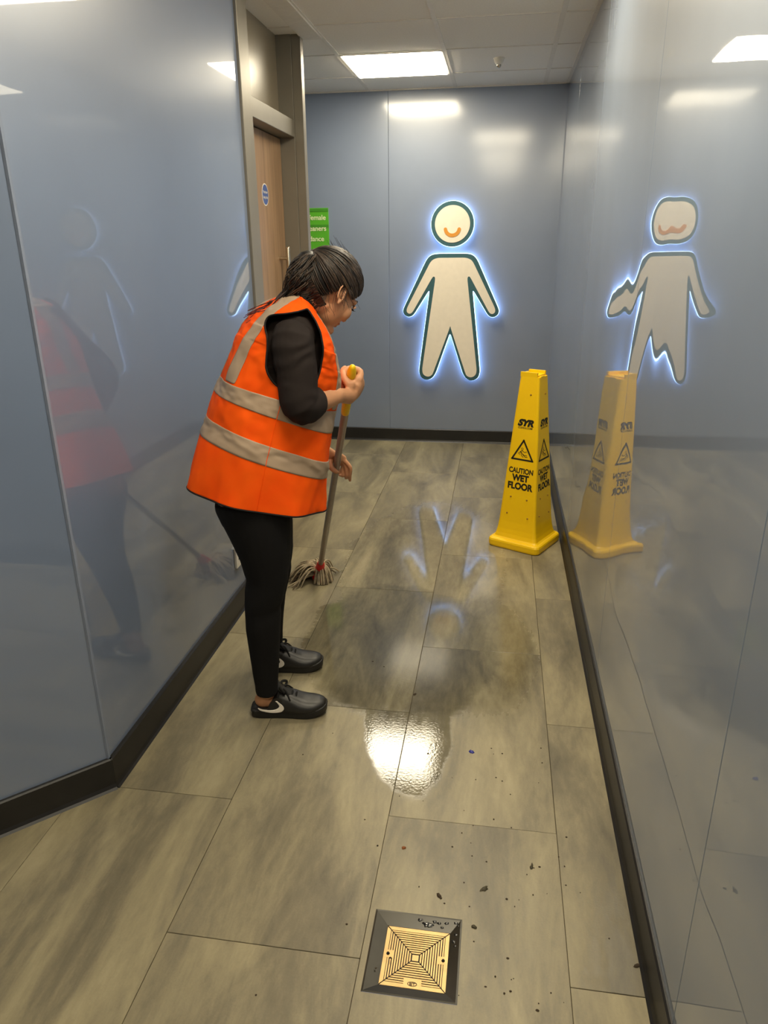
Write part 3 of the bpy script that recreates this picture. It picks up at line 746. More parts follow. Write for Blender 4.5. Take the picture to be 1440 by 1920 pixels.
# ------------------------------------------------------------------ person
per = empty('person', (-.68, 2.13, 0), 'person in orange vest and black leggings bending to mop', 'person')
TF = math.radians(30); tf = V((math.cos(TF), math.sin(TF), 0)); lat = V((math.sin(TF), -math.cos(TF), 0))   # facing, her right side
UP = V((0, 0, 1))
# torso stations from back and front outline
st_px = [((361, 904), (597, 948)), ((386, 811), (601, 887)), ((395.5, 780), (607, 857)), ((411, 735), (614, 806)), ((421, 707), (622, 765)), ((440, 657), (624, 722)), ((456, 627), (621, 690)), ((474, 602), (615, 657)), ((494, 581), (605, 630)), ((519, 565), (594, 606)), ((543, 556), (582, 584)), ((554, 553), (575, 570))]
st_b = [.188, .176, .170, .166, .164, .172, .182, .188, .176, .140, .088, .068]
st_c, st_u, st_a = [], [], []
for (b, f) in st_px:
    Bp, Fp = at(*b), at(*f); st_c.append((Bp+Fp)/2); dv = Fp-Bp; st_a.append(dv.length/2)
    hz_ = V((dv.x, dv.y, 0)).length; st_u.append((tf*hz_+UP*dv.z).normalized())
def torso(s, th, off=0.0):
    """s in stations 0..11, th from back centre (0) via her right side (pi/2) to front centre (pi)"""
    k = min(int(s), 10); t = s-k
    def cr(L):
        p0, p1, p2, p3 = L[max(k-1, 0)], L[k], L[k+1], L[min(k+2, 11)]
        return ((p1*2) + (p2-p0)*t + (p0*2-p1*5+p2*4-p3)*(t*t) + (p1*3-p0-p2*3+p3)*(t**3))*.5
    c, u = cr(st_c), cr(st_u).normalized(); a, b = cr(st_a), cr(st_b)
    e = 2.35 if s < 7 else 2.1
    ct_, sn = math.cos(th), math.sin(th)
    px = -math.copysign(abs(ct_)**(2/e), ct_); py = math.copysign(abs(sn)**(2/e), sn)
    p = c + u*(a*px) + lat*(b*py)
    nrm = (u*(px/a) + lat*(py/b)).normalized()
    return p + nrm*off
def wrinkle(s, th):
    w = .004*math.sin(5*th+1.3*s)*(1 if s < 6 else .4)
    p = V((math.cos(th)*2, math.sin(th)*2, s*.9)); w += .007*noise.noise(p) + .003*noise.noise(p*3)
    fl = max(0, 1.2-s)/1.2                     # hem flares in soft folds
    return w + fl*.007*math.sin(7*th+.6)
# armhole and neck outlines in the photo (near side), mirrored for the far side
ARM = [(577, 580), (560, 585), (546, 588), (530, 590), (516, 590.5), (506, 593), (500, 598), (497.5, 606), (498, 615), (501, 626), (502.5, 637), (502.5, 655), (500.5, 672), (500, 684), (502, 695), (506, 705), (513, 715), (521, 723), (530, 728), (545, 731), (565, 731), (583, 725), (594, 712), (600, 692), (604, 668), (605, 648), (601, 626), (592, 604)]
def inside(p, P):
    x, y = p; c = False; n = len(P)
    for i in range(n):
        (x1, y1), (x2, y2) = P[i], P[i-1]
        if (y1 > y) != (y2 > y) and x < (x2-x1)*(y-y1)/(y2-y1)+x1: c = not c
    return c
NS, NT_ = 190, 300
ss = [11*i/NS for i in range(NS+1)]
def bands(s):
    return 1.0 <= s <= 2.0 or 3.0 <= s <= 4.0
grid = {}
keep = {}
for i, s in enumerate(ss):
    for j in range(NT_):
        th = 2*PI*(j+.5)/NT_
        grid[i, j] = torso(s, th, .012 + wrinkle(s, th))
        keep[i, j] = True
for i, s in enumerate(ss):
    for j in range(NT_//2):
        th = 2*PI*(j+.5)/NT_
        hole = False
        if 4.2 < s < 10.6 and .5 < th < 2.9: hole = inside(pix(grid[i, j]), ARM)
        vn = (th > PI-.62*(max(0, s-6.6)/4.4)**.8 and s > 6.6)       # V neck
        if hole or vn or s > 10.9: keep[i, j] = False; keep[i, NT_-1-j] = False
def grid_mesh(name, test, mat, parent, off=0.0, thick=0.0016):
    idx, vs, fs = {}, [], []
    def vid(i, j):
        j %= NT_
        if (i, j) not in idx:
            idx[i, j] = len(vs); th = 2*PI*(j+.5)/NT_
            vs.append(torso(ss[i], th, .012 + wrinkle(ss[i], th) + off) if off else grid[i, j])
        return idx[i, j]
    for i in range(NS):
        for j in range(NT_):
            if test(i, j): fs.append([vid(i, j), vid(i, j+1), vid(i+1, j+1), vid(i+1, j)])
    o = mesh(name, vs, fs, mat, parent, True)
    bm = bmesh.new(); bm.from_mesh(o.data)
    # relax ragged cut edges
    bv = [v for v in bm.verts if v.is_boundary]
    for _ in range(4):
        new = {}
        for v in bv:
            nb = [e.other_vert(v).co for e in v.link_edges if e.is_boundary]
            if len(nb) == 2: new[v] = v.co*.5 + (nb[0]+nb[1])*.25
        for v, c in new.items(): v.co = c
    bmesh.ops.recalc_face_normals(bm, faces=bm.faces)
    bm.to_mesh(o.data); bm.free()
    m_ = o.modifiers.new('thickness', 'SOLIDIFY'); m_.thickness = thick; m_.offset = -1
    return o
def ok(i, j): return keep[i, j % NT_] and keep[i+1, j % NT_] and keep[i, (j+1) % NT_] and keep[i+1, (j+1) % NT_]
vest = grid_mesh('vest', ok, 'orange', per)
def in_band(i, lo, hi): return lo <= ss[i]+1e-6 and ss[i+1] <= hi+1e-6
for lo, hi in ((1.0, 2.0), (3.0, 4.0)):
    i0 = min(range(NS+1), key=lambda i: abs(ss[i]-lo)); i1 = min(range(NS+1), key=lambda i: abs(ss[i]-hi))
    grid_mesh('reflective_band', lambda i, j: ok(i, j) and i0 <= i < i1, 'tape', vest, .0016, .001)
def strip_test(c, w, s0, s1):
    def t(i, j):
        s = ss[i]; th = 2*PI*(j+.5)/NT_
        if not (s0 <= s < s1) or not ok(i, j): return False
        r = .17 if s < 7 else max(.07, .17*(1-(s-7)/6))
        return abs(th-c(s)) < w/r/2
    return t
bc = lambda s: .40 + .05*max(0, s-7)
grid_mesh('reflective_strip', strip_test(bc, .05, 4.0, 10.9), 'tape', vest, .0018, .001)
grid_mesh('reflective_strip', strip_test(lambda s: 2*PI-bc(s), .05, 4.0, 10.9), 'tape', vest, .0018, .001)
grid_mesh('reflective_strip', strip_test(lambda s: 2.52, .05, 4.0, 10.0), 'tape', vest, .0018, .001)
grid_mesh('reflective_strip', strip_test(lambda s: 2*PI-2.52, .05, 4.0, 10.0), 'tape', vest, .0018, .001)
# black binding along every free edge
bm = bmesh.new(); bm.from_mesh(vest.data); bm.edges.ensure_lookup_table()
be = {e for e in bm.edges if e.is_boundary}; loops = []
while be:
    e = be.pop(); a, b = e.verts; L = [a, b]
    while True:
        nx = [x for x in L[-1].link_edges if x in be]
        if not nx: break
        be.discard(nx[0]); L.append(nx[0].other_vert(L[-1]))
    while True:
        nx = [x for x in L[0].link_edges if x in be]
        if not nx: break
        be.discard(nx[0]); L.insert(0, nx[0].other_vert(L[0]))
    loops.append([v.co.copy() for v in L])
bm.free()
for L in loops:
    if len(L) < 20: continue
    L = L[::2]+[L[-1]]; closed = (L[0]-L[-1]).length < .02
    for _ in range(3): L = [L[0]]+[(L[i-1]+L[i]*2+L[i+1])/4 for i in range(1, len(L)-1)]+[L[-1]]
    g = Geo(); n = 6; prev = None
    vs = []
    for i, p in enumerate(L):
        t = (L[min(i+1, len(L)-1)]-L[max(i-1, 0)]).normalized()
        if prev is None: prev = t.orthogonal().normalized()
        prev = (prev-t*prev.dot(t)).normalized(); w = t.cross(prev)
        vs += [p+prev*(.0028*math.cos(2*PI*q/n))+w*(.0028*math.sin(2*PI*q/n)) for q in range(n)]
    fs = [[i*n+q, i*n+(q+1) % n, i*n+n+(q+1) % n, i*n+n+q] for i in range(len(L)-1) for q in range(n)]
    mesh('binding', vs, fs, 'black_trim', vest, True)
# side seam
for sg_ in (1, -1):
    g = Geo(); pts = [torso(s, sg_*1.42 % (2*PI), .0135+wrinkle(s, sg_*1.42 % (2*PI))) for s in [.05+4.4*i/40 for i in range(41)]]
    tube(g, pts, .0011, 5); g.make('seam', 'orange', vest)

# arms
RS = at(549, 640, -.150); RE = at(563, 760, -.185); RW = at(632, 741, -.075)
HC = PT+PD*.058                                       # right hand centre on the grip
LS = torso(8.2, 2*PI-PI/2, -.04)
tl = (at(626, 868, .25)-PT); 
# left hand: the point of the pole seen at that height
def pole_at_py(py):
    lo, hi = 0.0, (PB-PT).length
    for _ in range(40):
        m_ = (lo+hi)/2
        if pix(PT+PD*m_)[1] < py: lo = m_
        else: hi = m_
    return PT+PD*lo
LH = pole_at_py(872)
BODY = Geo()
# hidden core so that the figure is one body
BODY.loft([torso(s, 0)*.5+torso(s, PI)*.5 for s in (0, 1.5, 3, 5, 7, 8.5, 9.5)], [.075, .09, .09, .10, .09, .06, .05], [.12, .12, .115, .12, .13, .11, .07], lat)
# head frame
HY, HP_ = math.radians(48), math.radians(42)
hf = V((math.cos(HY)*math.cos(HP_), math.sin(HY)*math.cos(HP_), -math.sin(HP_)))
hl = V((math.sin(HY), -math.cos(HY), 0))                  # her right
hu = hl.cross(hf).normalized()
if hu.z < 0: hu = -hu
HCN = at(617, 543, .015)
def hd(f, r, u): return HCN + hf*f + hl*r + hu*u
AX = (hf, hl, hu)
BODY.ell(hd(-.008, 0, .016), AX, (.092, .073, .087))           # skull
BODY.ell(hd(.030, 0, -.020), AX, (.058, .062, .080))           # face
BODY.loft([hd(.000, 0, -.055), hd(.055, 0, -.088)], [.030, .020], [.052, .024], hl)  # jaw to chin
BODY.ell(hd(.070, 0, -.090), AX, (.018, .018, .016))           # chin
BODY.loft([hd(.082, 0, .004), hd(.093, 0, -.020), hd(.096, 0, -.032)], [.006, .009, .009], [.007, .010, .012], hl, 12)   # nose
for s_ in (1, -1):
    BODY.ell(hd(.089, s_*.010, -.036), AX, (.007, .007, .006), 10, 8)
    BODY.ell(hd(.062, s_*.036, -.030), AX, (.022, .022, .026))   # cheek
    BODY.loft([hd(.084, s_*.012, .014), hd(.070, s_*.046, .012)], [.008, .007], None, hu, 10)  # brow
    # ear
    ec = hd(-.004, s_*.071, -.012); ea = (hf*.94+hu*.2).normalized(); eu = hl.cross(ea).normalized()
    if eu.dot(hu) < 0: eu = -eu
    rim = [ec+ea*(.013*math.cos(q))*1.0+eu*(.026*math.sin(q))+hl*s_*(.006+.006*(-math.cos(q)*.5+.5)) for q in [math.radians(d) for d in range(-60, 250, 24)]]
    tube(BODY, rim, [.0035]*len(rim), 7)
    BODY.ell(ec-ea*.003+hl*s_*.001, (ea, hl, eu), (.010, .005, .022), 12, 10)
    BODY.ell(ec+ea*.004-eu*.026+hl*s_*.004, (ea, hl, eu), (.006, .005, .008), 10, 8)
BODY.ell(hd(.080, 0, -.056), AX, (.009, .019, .006), 12, 8)
BODY.ell(hd(.077, 0, -.066), AX, (.009, .017, .006), 12, 8)
# neck
NB_ = (torso(10.6, 0)+torso(10.6, PI))/2
BODY.loft([torso(9.4, 0)*.5+torso(9.4, PI)*.5, NB_, hd(-.035, 0, -.055), hd(-.022, 0, -.02)], [.055, .052, .050, .050], [.075, .056, .053, .052], lat)
# right arm
BODY.loft(smooth_path([RS, RS*.45+RE*.55, RE, RE*.55+RW*.45, RW], 4), lerp_list([.046, .045, .044, .041, .042, .041, .038, .033, .026], 17), lerp_list([.050, .046, .042, .040, .040, .039, .034, .029, .023], 17), V((0, -1, 0)))
# right fist round the grip. axes: e1 forearm direction across the pole, e2 towards the camera, e3 up the pole
e3 = -PD; e1 = (HC-RW); e1 = (e1-e3*e1.dot(e3)).normalized(); e2 = e3.cross(e1).normalized()
if e2.y > 0: e2 = -e2
def rh(a, b, c): return HC + e1*a + e2*b + e3*c
BODY.loft([RW, rh(-.040, .024, -.010), rh(-.015, .030, -.006), rh(.012, .030, -.004)], [.022, .026, .036, .037], [.021, .018, .016, .014], e2, 16)
for i in range(4):
    c = [.032, .012, -.009, -.028][i]; r = [.0095, .0100, .0097, .0086][i]; o_ = [.0, .004, .001, -.005][i]
    tube(BODY, [rh(.004, .028, c*.9), rh(.030+o_, .017, c), rh(.029+o_, -.008, c), rh(.012+o_, -.024, c), rh(-.010, -.023, c), rh(-.018, -.014, c)], [r*1.05, r*1.08, r, r, r*.92, r*.85], 10, 3)
tube(BODY, [rh(-.036, .020, .006), rh(-.028, .006, .026), rh(-.020, -.013, .032), rh(.004, -.030, .030), rh(.022, -.032, .024)], [.014, .013, .0115, .0105, .009], 10, 3)
BODY.ell(rh(-.022, .014, .012), (e1, e2, e3), (.018, .016, .026))
BODY.ell(rh(.006, .022, .016), (e1, e2, e3), (.024, .014, .024))
# left arm, behind the body, reaching down to the pole
LW = LH + V((-.055, -.03, .075)); LE = (LS*.5+LW*.5) + V((-.11, .06, .01))
BODY.loft(smooth_path([LS, LS*.5+LE*.5, LE, LE*.5+LW*.5, LW], 4), lerp_list([.046, .043, .040, .036, .024], 17), lerp_list([.046, .043, .038, .033, .024], 17), V((0, -1, 0)))
l3 = -PD; vw = (EYE-LH).normalized(); l2 = (vw-l3*vw.dot(l3)).normalized(); l1 = l2.cross(l3).normalized()
if l1.dot(rt) < 0: l1 = -l1
def lh(a, b, c): return LH + l1*a + l2*b + l3*c            # right, to camera, up the pole
BODY.loft([LW, lh(-.030, -.022, .026), lh(-.010, -.027, .008), lh(.010, -.026, -.006)], [.024, .030, .036, .034], [.018, .017, .015, .013], l2, 16)
for i in range(4):
    c = [.020, .005, -.010, -.024][i]; r = [.0076, .0078, .0076, .007][i]
    dd = [.018, .005, -.007, -.016][i]
    tube(BODY, [lh(.004, -.025, c*.8), lh(.024, -.020, c*.9-.008), lh(.032+dd, -.004, c-.026), lh(.036+dd, .006, c-.044-dd), lh(.036+dd*1.2, .010, c-.056-dd*2)], [r, r*1.05, r, r*.95, r*.78], 10, 3)
tube(BODY, [lh(-.026, -.016, .012), lh(-.026, .004, .010), lh(-.014, .021, .004), lh(.004, .024, -.008)], [.013, .012, .0105, .0085], 10, 3)

# legs: outline pairs for the near leg, the far leg set back and slightly ahead
near = [((398, 930), (546, 935)), ((410, 962), (548, 962)), ((430, 1000), (548, 1000)), ((449, 1042), (546, 1042)), ((461, 1086), (540, 1086)), ((458, 1132), (528, 1132)), ((461, 1180), (526, 1180)), ((470, 1240), (524, 1240)), ((476, 1272), (522, 1272)), ((480, 1296), (521, 1299))]
near_d = [-.085, -.09, -.095, -.10, -.105, -.105, -.108, -.11, -.112, -.112]
near_b = [.105, .100, .094, .084, .068, .062, .056, .044, .040, .040]
far_ = [((398, 920), (545, 925)), ((414, 950), (549, 950)), ((440, 990), (551, 990)), ((462, 1030), (550, 1030)), ((474, 1070), (545, 1070)), ((474, 1110), (536, 1110)), ((480, 1150), (532, 1150)), ((490, 1185), (530, 1185)), ((494, 1204), (529, 1207))]
far_d = [.085, .095, .11, .13, .15, .165, .18, .195, .20]
far_b = [.105, .100, .092, .080, .066, .060, .054, .044, .040]
TR = Geo()
def leg(P, D, B, shrink=0):
    cs, ru = [], []
    for (b, f), d in zip(P, D):
        a, c = at(*b, d), at(*f, d); cs.append((a+c)/2); ru.append(max(.01, (c-a).length/2-shrink))
    return cs, ru, [x-shrink for x in B]
for P, D, B in ((near, near_d, near_b), (far_, far_d, far_b)):
    cs, ru, rv = leg(P, D, B)
    TR.loft(cs, ru, rv, V((0, -1, 0)), 24, 'flat')
    BODY.loft(cs, [x-.012 for x in ru], [x-.012 for x in rv], V((0, -1, 0)), 16)
TR.loft([torso(.9, 0)*.5+torso(.9, PI)*.5, torso(.1, 0)*.52+torso(.1, PI)*.48+V((0, 0, -.0)), at(468, 945, 0)], [.105, .115, .11], [.13, .135, .14], lat, 28)
trou = TR.blob('leggings', 'trouser', per, .005, 5)
# cloth folds at knee and ankle
def with_normals(me):
    ns = [V(n.vector) for n in me.vertex_normals]; cs = [v.co.copy() for v in me.vertices]
    return cs, ns
def write_back(me, cs): me.vertices.foreach_set('co', [x for c in cs for x in c]); me.update()
tc, tn = with_normals(trou.data)
for k3, p in enumerate(tc):
    p = p; n_ = noise.noise(V((p.x*9, p.y*9, p.z*26)))*.0035
    kn = math.exp(-((p.z-.42)/.09)**2)+math.exp(-((p.z-.12)/.06)**2)*.7
    tc[k3] = p + tn[k3]*(n_*kn)
write_back(trou.data, tc)

# feet: bare heel, ankle and foot inside the shoe
FOOT = [(V((-.768, 1.998, 0)), math.radians(9), 'near', leg(near, near_d, near_b)[0][-1]), (V((-.845, 2.262, 0)), math.radians(11), 'far', leg(far_, far_d, far_b)[0][-1])]
for hp_, ang, nm, an in FOOT:
    fx = V((math.cos(ang), math.sin(ang), 0)); fy = V((math.sin(ang), -math.cos(ang), 0))
    L = lambda x, y, z: hp_ + fx*x + fy*y + UP*z
    BODY.loft([an+V((0, 0, .02)), L(.055, 0, .105), L(.045, 0, .078), L(.036, 0, .055)], [.034, .035, .034, .031], [.031, .031, .031, .030], fy, 16)
    BODY.ell(L(.032, 0, .052), (fx, fy, UP), (.031, .029, .026))
    BODY.loft([L(.04, 0, .052), L(.085, 0, .052), L(.16, 0, .038)], [.026, .024, .010], [.029, .030, .032], fy, 16)
body = BODY.blob('body', 'skin', per, .003, 3)

# shirt: inner torso and both sleeves in one
SH = Geo()
rows = [torso(s, 0)*.5+torso(s, PI)*.5 for s in (.6, 2, 3.5, 5, 6, 7, 8, 9, 10)]
SH.loft(rows, [.10, .125, .13, .128, .118, .104, .085, .060, .040], [.150, .150, .148, .152, .158, .156, .136, .096, .060], lat, 28)
e_cut = RE*.72+RW*.28
SH.loft(smooth_path([torso(7.4, PI/2, -.085), RS, RS*.45+RE*.55, RE, e_cut], 4), lerp_list([.050, .060, .062, .060, .057, .055, .054, .052], 17), lerp_list([.050, .056, .058, .056, .053, .051, .050, .049], 17), V((0, -1, 0)), 24)
l_cut = LE*.5+LW*.5
SH.loft(smooth_path([torso(8.0, -PI/2, -.05), LS, LS*.5+LE*.5, LE, l_cut], 4), lerp_list([.06, .058, .054, .05, .044], 17), None, V((0, -1, 0)), 20)
shirt = SH.blob('top', 'shirt', per, .004, 3)
ad = (RE-RS).normalized()
tc, tn = with_normals(shirt.data)
for k3, p in enumerate(tc):
    t = (p-RS).dot(ad); dist = (p-(RS+ad*t)).length
    if -.05 < t < .4 and dist < .12 and p.y < 2.1:
        amp = (.003+.006*max(0, min(1, (t-.05)/.12)))*max(0, min(1, ((p-e_cut).length-.05)/.07))
        tc[k3] = p + tn[k3]*(amp*math.sin(t*120+6*noise.noise(p*12)+p.x*40)*(.4+noise.noise(p*9+V((3, 1, 2)))))
write_back(shirt.data, tc)

# shoes: trodden-down sneakers
def shoe(hp_, ang, nm, side):
    fx = V((math.cos(ang), math.sin(ang), 0)); fy = V((math.sin(ang), -math.cos(ang), 0))
    L = lambda x, y, z: hp_ + fx*x + fy*y + UP*z
    sh = empty('shoe', hp_); set_parent(sh, per)
    prof = [(-.010, .020), (-.004, .031), (.012, .037), (.04, .038), (.08, .037), (.12, .040), (.16, .046), (.195, .046), (.220, .040), (.238, .028), (.246, .012)]
    out = [(x, w) for x, w in prof] + [(x, -w) for x, w in prof[::-1]]
    out = chaikin(out, 1)
    n = len(out); vs = []
    for s_, z in ((.95, .0), (1.0, .004), (1.0, .018), (1.015, .021), (1.015, .026), (.985, .029)):
        for x, y in out:
            lift = .012*max(0, (x-.17)/.075)**2
            vs.append(L(.118+(x-.118)*s_, y*s_, z+lift*(1 if z > 0 else .9)))
    fs = [[l*n+i, l*n+(i+1) % n, l*n+n+(i+1) % n, l*n+n+i] for l in range(5) for i in range(n)] + [[i for i in range(n)][::-1], [5*n+i for i in range(n)]]
    mesh('sole', vs, fs, 'rubber', sh, True)
    # upper: arches from the collar to the toe
    G = Geo(); xs = [.062, .075, .09, .105, .12, .14, .16, .18, .20, .218, .232, .240]
    hts = [.060, .078, .086, .085, .080, .071, .062, .056, .052, .047, .040, .032]
    wds = [.036, .038, .0385, .0395, .041, .044, .046, .0455, .042, .035, .025, .012]
    m = 22; ring = []
    for x, h, w in zip(xs, hts, wds):
        lift = .012*max(0, (x-.17)/.075)**2
        r_ = []
        for q in range(m+1):
            a = PI*q/m; cx_, sn = math.cos(a), math.sin(a)
            ee = .62 if x < .15 else .78
            r_.append(L(x, math.copysign(abs(cx_)**ee, cx_)*w, .026+lift+(h-.026)*sn**.8))
        ring.append(r_)
    vs = [p for r_ in ring for p in r_]; k = m+1
    fs = [[i*k+q, i*k+q+1, i*k+k+q+1, i*k+k+q] for i in range(len(ring)-1) for q in range(m)] + [[(len(ring)-1)*k+q for q in range(k)]]
    up = mesh('upper', vs, fs, 'leather', sh, True)
    md = up.modifiers.new('thickness', 'SOLIDIFY'); md.thickness = .004; md.offset = -1
    # quarter panels rising beside the ankle, rear rim trodden flat
    for s_ in (1, -1):
        pts = [(.006, .030), (.030, .032), (.048, .038), (.058, .060), (.070, .074), (.088, .080), (.10, .074), (.10, .028), (.006, .026)]
        prism('quarter', pts, lambda x, z, d, s_=s_: L(x, s_*(.037+d-.10*max(0, z-.05)), z), -.001, .0035, 'leather', sh)
    g = Geo(); g.loft([L(-.002, 0, .026), L(.02, 0, .031), L(.05, 0, .032)], [.006, .007, .006], [.026, .033, .033], fy, 16); g.make('heel_counter', 'leather', sh)
    # tongue and laces
    g = Geo(); g.loft([L(.135, 0, .071), L(.105, 0, .088), L(.082, 0, .108), L(.074, 0, .122)], [.006, .007, .007, .005], [.022, .024, .024, .022], fy, 16); g.make('tongue', 'leather', sh)
    lg = Geo()
    for i in range(5):
        x = .088+i*.014; z = .094-i*.0058
        tube(lg, [L(x-.004, -.030, z-.016), L(x, -.012, z), L(x, .012, z+.001), L(x-.004, .030, z-.016)], .0036, 7, 3)
    for s_ in (1, -1):
        tube(lg, [L(.09, 0, .098), L(.094, s_*.02, .108), L(.108, s_*.034, .100), L(.104, s_*.022, .090), L(.092, 0, .096)], .0046, 7, 4)
        tube(lg, [L(.092, 0, .098), L(.112, s_*.018, .094), L(.126, s_*.036, .070)], .003, 7, 4)
    lg.make('laces', 'lace', sh)
    # toe cap seam
    g = Geo(); tube(g, [L(.165, -.0465, .030), L(.160, -.040, .050), L(.158, -.02, .061), L(.157, 0, .0635), L(.158, .02, .061), L(.160, .040, .050), L(.165, .0465, .030)], .0016, 6, 4); g.make('toe_seam', 'leather', sh)
    # white curved side mark on both sides
    A = [(.020, .046), (.030, .041), (.045, .038), (.060, .037), (.075, .039), (.085, .044), (.090, .053), (.086, .062), (.078, .0705)]
    B = [(.018, .0455), (.024, .037), (.040, .031), (.060, .027), (.080, .0265), (.095, .030), (.105, .041), (.102, .055), (.084, .0715)]
    A = [(p.x, p.y) for p in smooth_path([V((a, b, 0)) for a, b in A], 4)]; B = [(p.x, p.y) for p in smooth_path([V((a, b, 0)) for a, b in B], 4)]
    for s_ in (1, -1):
        def sf(x, z):
            yq = .037+.0055-.10*max(0, z-.05)
            if x > .085: yq = max(yq, .0385+(x-.085)*.10+.004)
            return L(x, s_*yq, z)
        vs = []; K = 6
        for (a, b), (c, d) in zip(A, B):
            for q in range(K+1): t = q/K; vs.append(sf(a+(c-a)*t, b+(d-b)*t))
        fs = [[i*(K+1)+q, i*(K+1)+q+1, (i+1)*(K+1)+q+1, (i+1)*(K+1)+q] for i in range(len(A)-1) for q in range(K)]
        o = mesh('side_mark', vs, fs, 'white_mark', sh, True); o['label'] = 'white curved tick mark'
        md = o.modifiers.new('thickness', 'SOLIDIFY'); md.thickness = .0012; md.offset = 0
    return sh
for hp_, ang, nm, an in FOOT: shoe(hp_, ang, nm, 1)

# hair: scalp cap drawn back to a knot, then a loose wavy ponytail
KN = at(594, 484, .0)
cap = Geo(); cap.ell(hd(-.008, 0, .016), AX, (.1015, .0815, .0965), 64, 48)
def hairline(f):
    pts = [(-.2, -.09), (-.07, -.088), (-.05, -.075), (-.03, -.042), (-.012, -.004), (.0, .012), (.02, .014), (.04, -.006), (.055, .016), (.075, .050), (.12, .075)]
    for (a, b), (c, d) in zip(pts, pts[1:]):
        if a <= f <= c: return b+(d-b)*(f-a)/(c-a)
    return .1
loc = []
for v in cap.v: q = v-HCN; loc.append((q.dot(hf), q.dot(hl), q.dot(hu)))
fs = [f for f in cap.f if all(loc[i][2] > hairline(loc[i][0]) for i in f)]
hair = mesh('hair', cap.v, fs, 'hair', per, True)
md = hair.modifiers.new('thickness', 'SOLIDIFY'); md.thickness = .012; md.offset = 1
HS = [Geo(), Geo(), Geo()]; rnd = random.Random(5)
def pick(L): return L[0] if rnd.random() < .5 else (L[1] if rnd.random() < .66 else L[2])
C0 = hd(-.008, 0, .016); rad = (.1025, .0825, .0975)
def on_skull(d, e=0.0):
    x, y, z = d.dot(hf), d.dot(hl), d.dot(hu); k = 1/math.sqrt((x/rad[0])**2+(y/rad[1])**2+(z/rad[2])**2); return C0+d*(k+e)
kd = (KN-C0).normalized(); cnt = 0
while cnt < 1500:
    f = rnd.uniform(-.095, .093); u = hairline(f)+rnd.uniform(.001, .06 if rnd.random() < .6 else .012); s_ = rnd.choice((1, -1))
    q = 1-((f+.008)/rad[0])**2-((u-.016)/rad[2])**2
    if q < 0: continue
    d0 = (hd(f, s_*rad[1]*math.sqrt(q), u)-C0).normalized(); e = rnd.random()**1.5*.009*(1-max(0, f)/.14); cnt += 1
    sag = V((0, 0, rnd.uniform(-.05, .02)))
    pts = [on_skull((d0*(1-t)+kd*t+sag*math.sin(PI*t)).normalized(), e*math.sin(PI*t)) for t in [i/9 for i in range(10)]]
    tube(pick(HS), pts, [.0010, .0024, .0028, .0026, .0016], 5, 1, False)
for i in range(900):                                  # swept back from the forehead and temples
    s_ = rnd.choice((1, -1)); q = rnd.uniform(-.2, 1.0)
    d0 = (hf*(.95-.35*q*q)+hl*s_*.80*q+hu*rnd.uniform(.32, .75)).normalized(); e = rnd.random()**1.4*.007
    sag = V((0, 0, rnd.uniform(-.02, .06)))
    pts = [on_skull((d0*(1-t)+kd*t+sag*math.sin(PI*t)+hl*s_*.25*math.sin(PI*t)*abs(q)).normalized(), e*min(1, 3*t)*(1-t*.6)) for t in [j/10 for j in range(11)]]
    tube(pick(HS), pts, [.0010, .0024, .0028, .0026, .0016], 5, 1, False)
nA, nB = NB_, hd(-.030, 0, -.030); nax = (nB-nA).normalized()      # short hair lying on the nape
na1 = (-hf-nax*(-hf).dot(nax)).normalized(); na2 = nax.cross(na1)
for i in range(420):
    ph = rnd.uniform(-1.75, 1.75); t1 = rnd.uniform(.02, .30)+.16*max(0, abs(ph)-.6); rr = .0585+rnd.uniform(0, .005); dph = rnd.gauss(0, .12)
    pts = [nA+(nB-nA)*(1.15-(1.15-t1)*j/6)+(na1*math.cos(ph+dph*j/6)+na2*math.sin(ph+dph*j/6))*(rr+(.012*(1-j/3) if j < 3 else 0)) for j in range(7)]
    tube(pick(HS), pts, [.0022, .0028, .0026, .0010], 5, 1, False)
for g_, m_ in zip(HS, ('hair', 'hair_dark', 'hair_light')): g_.make('hair_strands', m_, hair)['kind'] = 'stuff'
Geo().ell(KN, (hf, hl, hu), (.017, .019, .017)).make('hair_knot', 'hair_dark', hair)
g = Geo(); nrm = (KN-C0).normalized(); a1 = nrm.cross(UP).normalized(); a2 = nrm.cross(a1)
tube(g, [KN+a1*(.017*math.cos(q))+a2*(.017*math.sin(q))+nrm*.004 for q in [2*PI*i/20 for i in range(21)]], .006, 8); g.make('hair_tie', 'black_trim', hair)
PTS = [Geo(), Geo(), Geo()]; pt = PTS[0]; core = Geo()
ends = [((584, 470), .0), ((566, 480), .005), ((556, 498), .005), ((548, 520), .01), ((534, 545), .01), ((512, 566), .01)]
cpts = [KN] + [at(*p, d-.01) for p, d in ends]
core.loft(smooth_path([KN, at(579, 489, -.01), at(571, 510, -.02), at(567, 533, -.03), at(556, 552, -.03)], 4), lerp_list([.014, .032, .042, .038, .018], 17), lerp_list([.016, .036, .046, .044, .024], 17), V((0, -1, 0)), 20)
cr_ = core.blob('ponytail', 'hair_dark', hair, .004, 3)
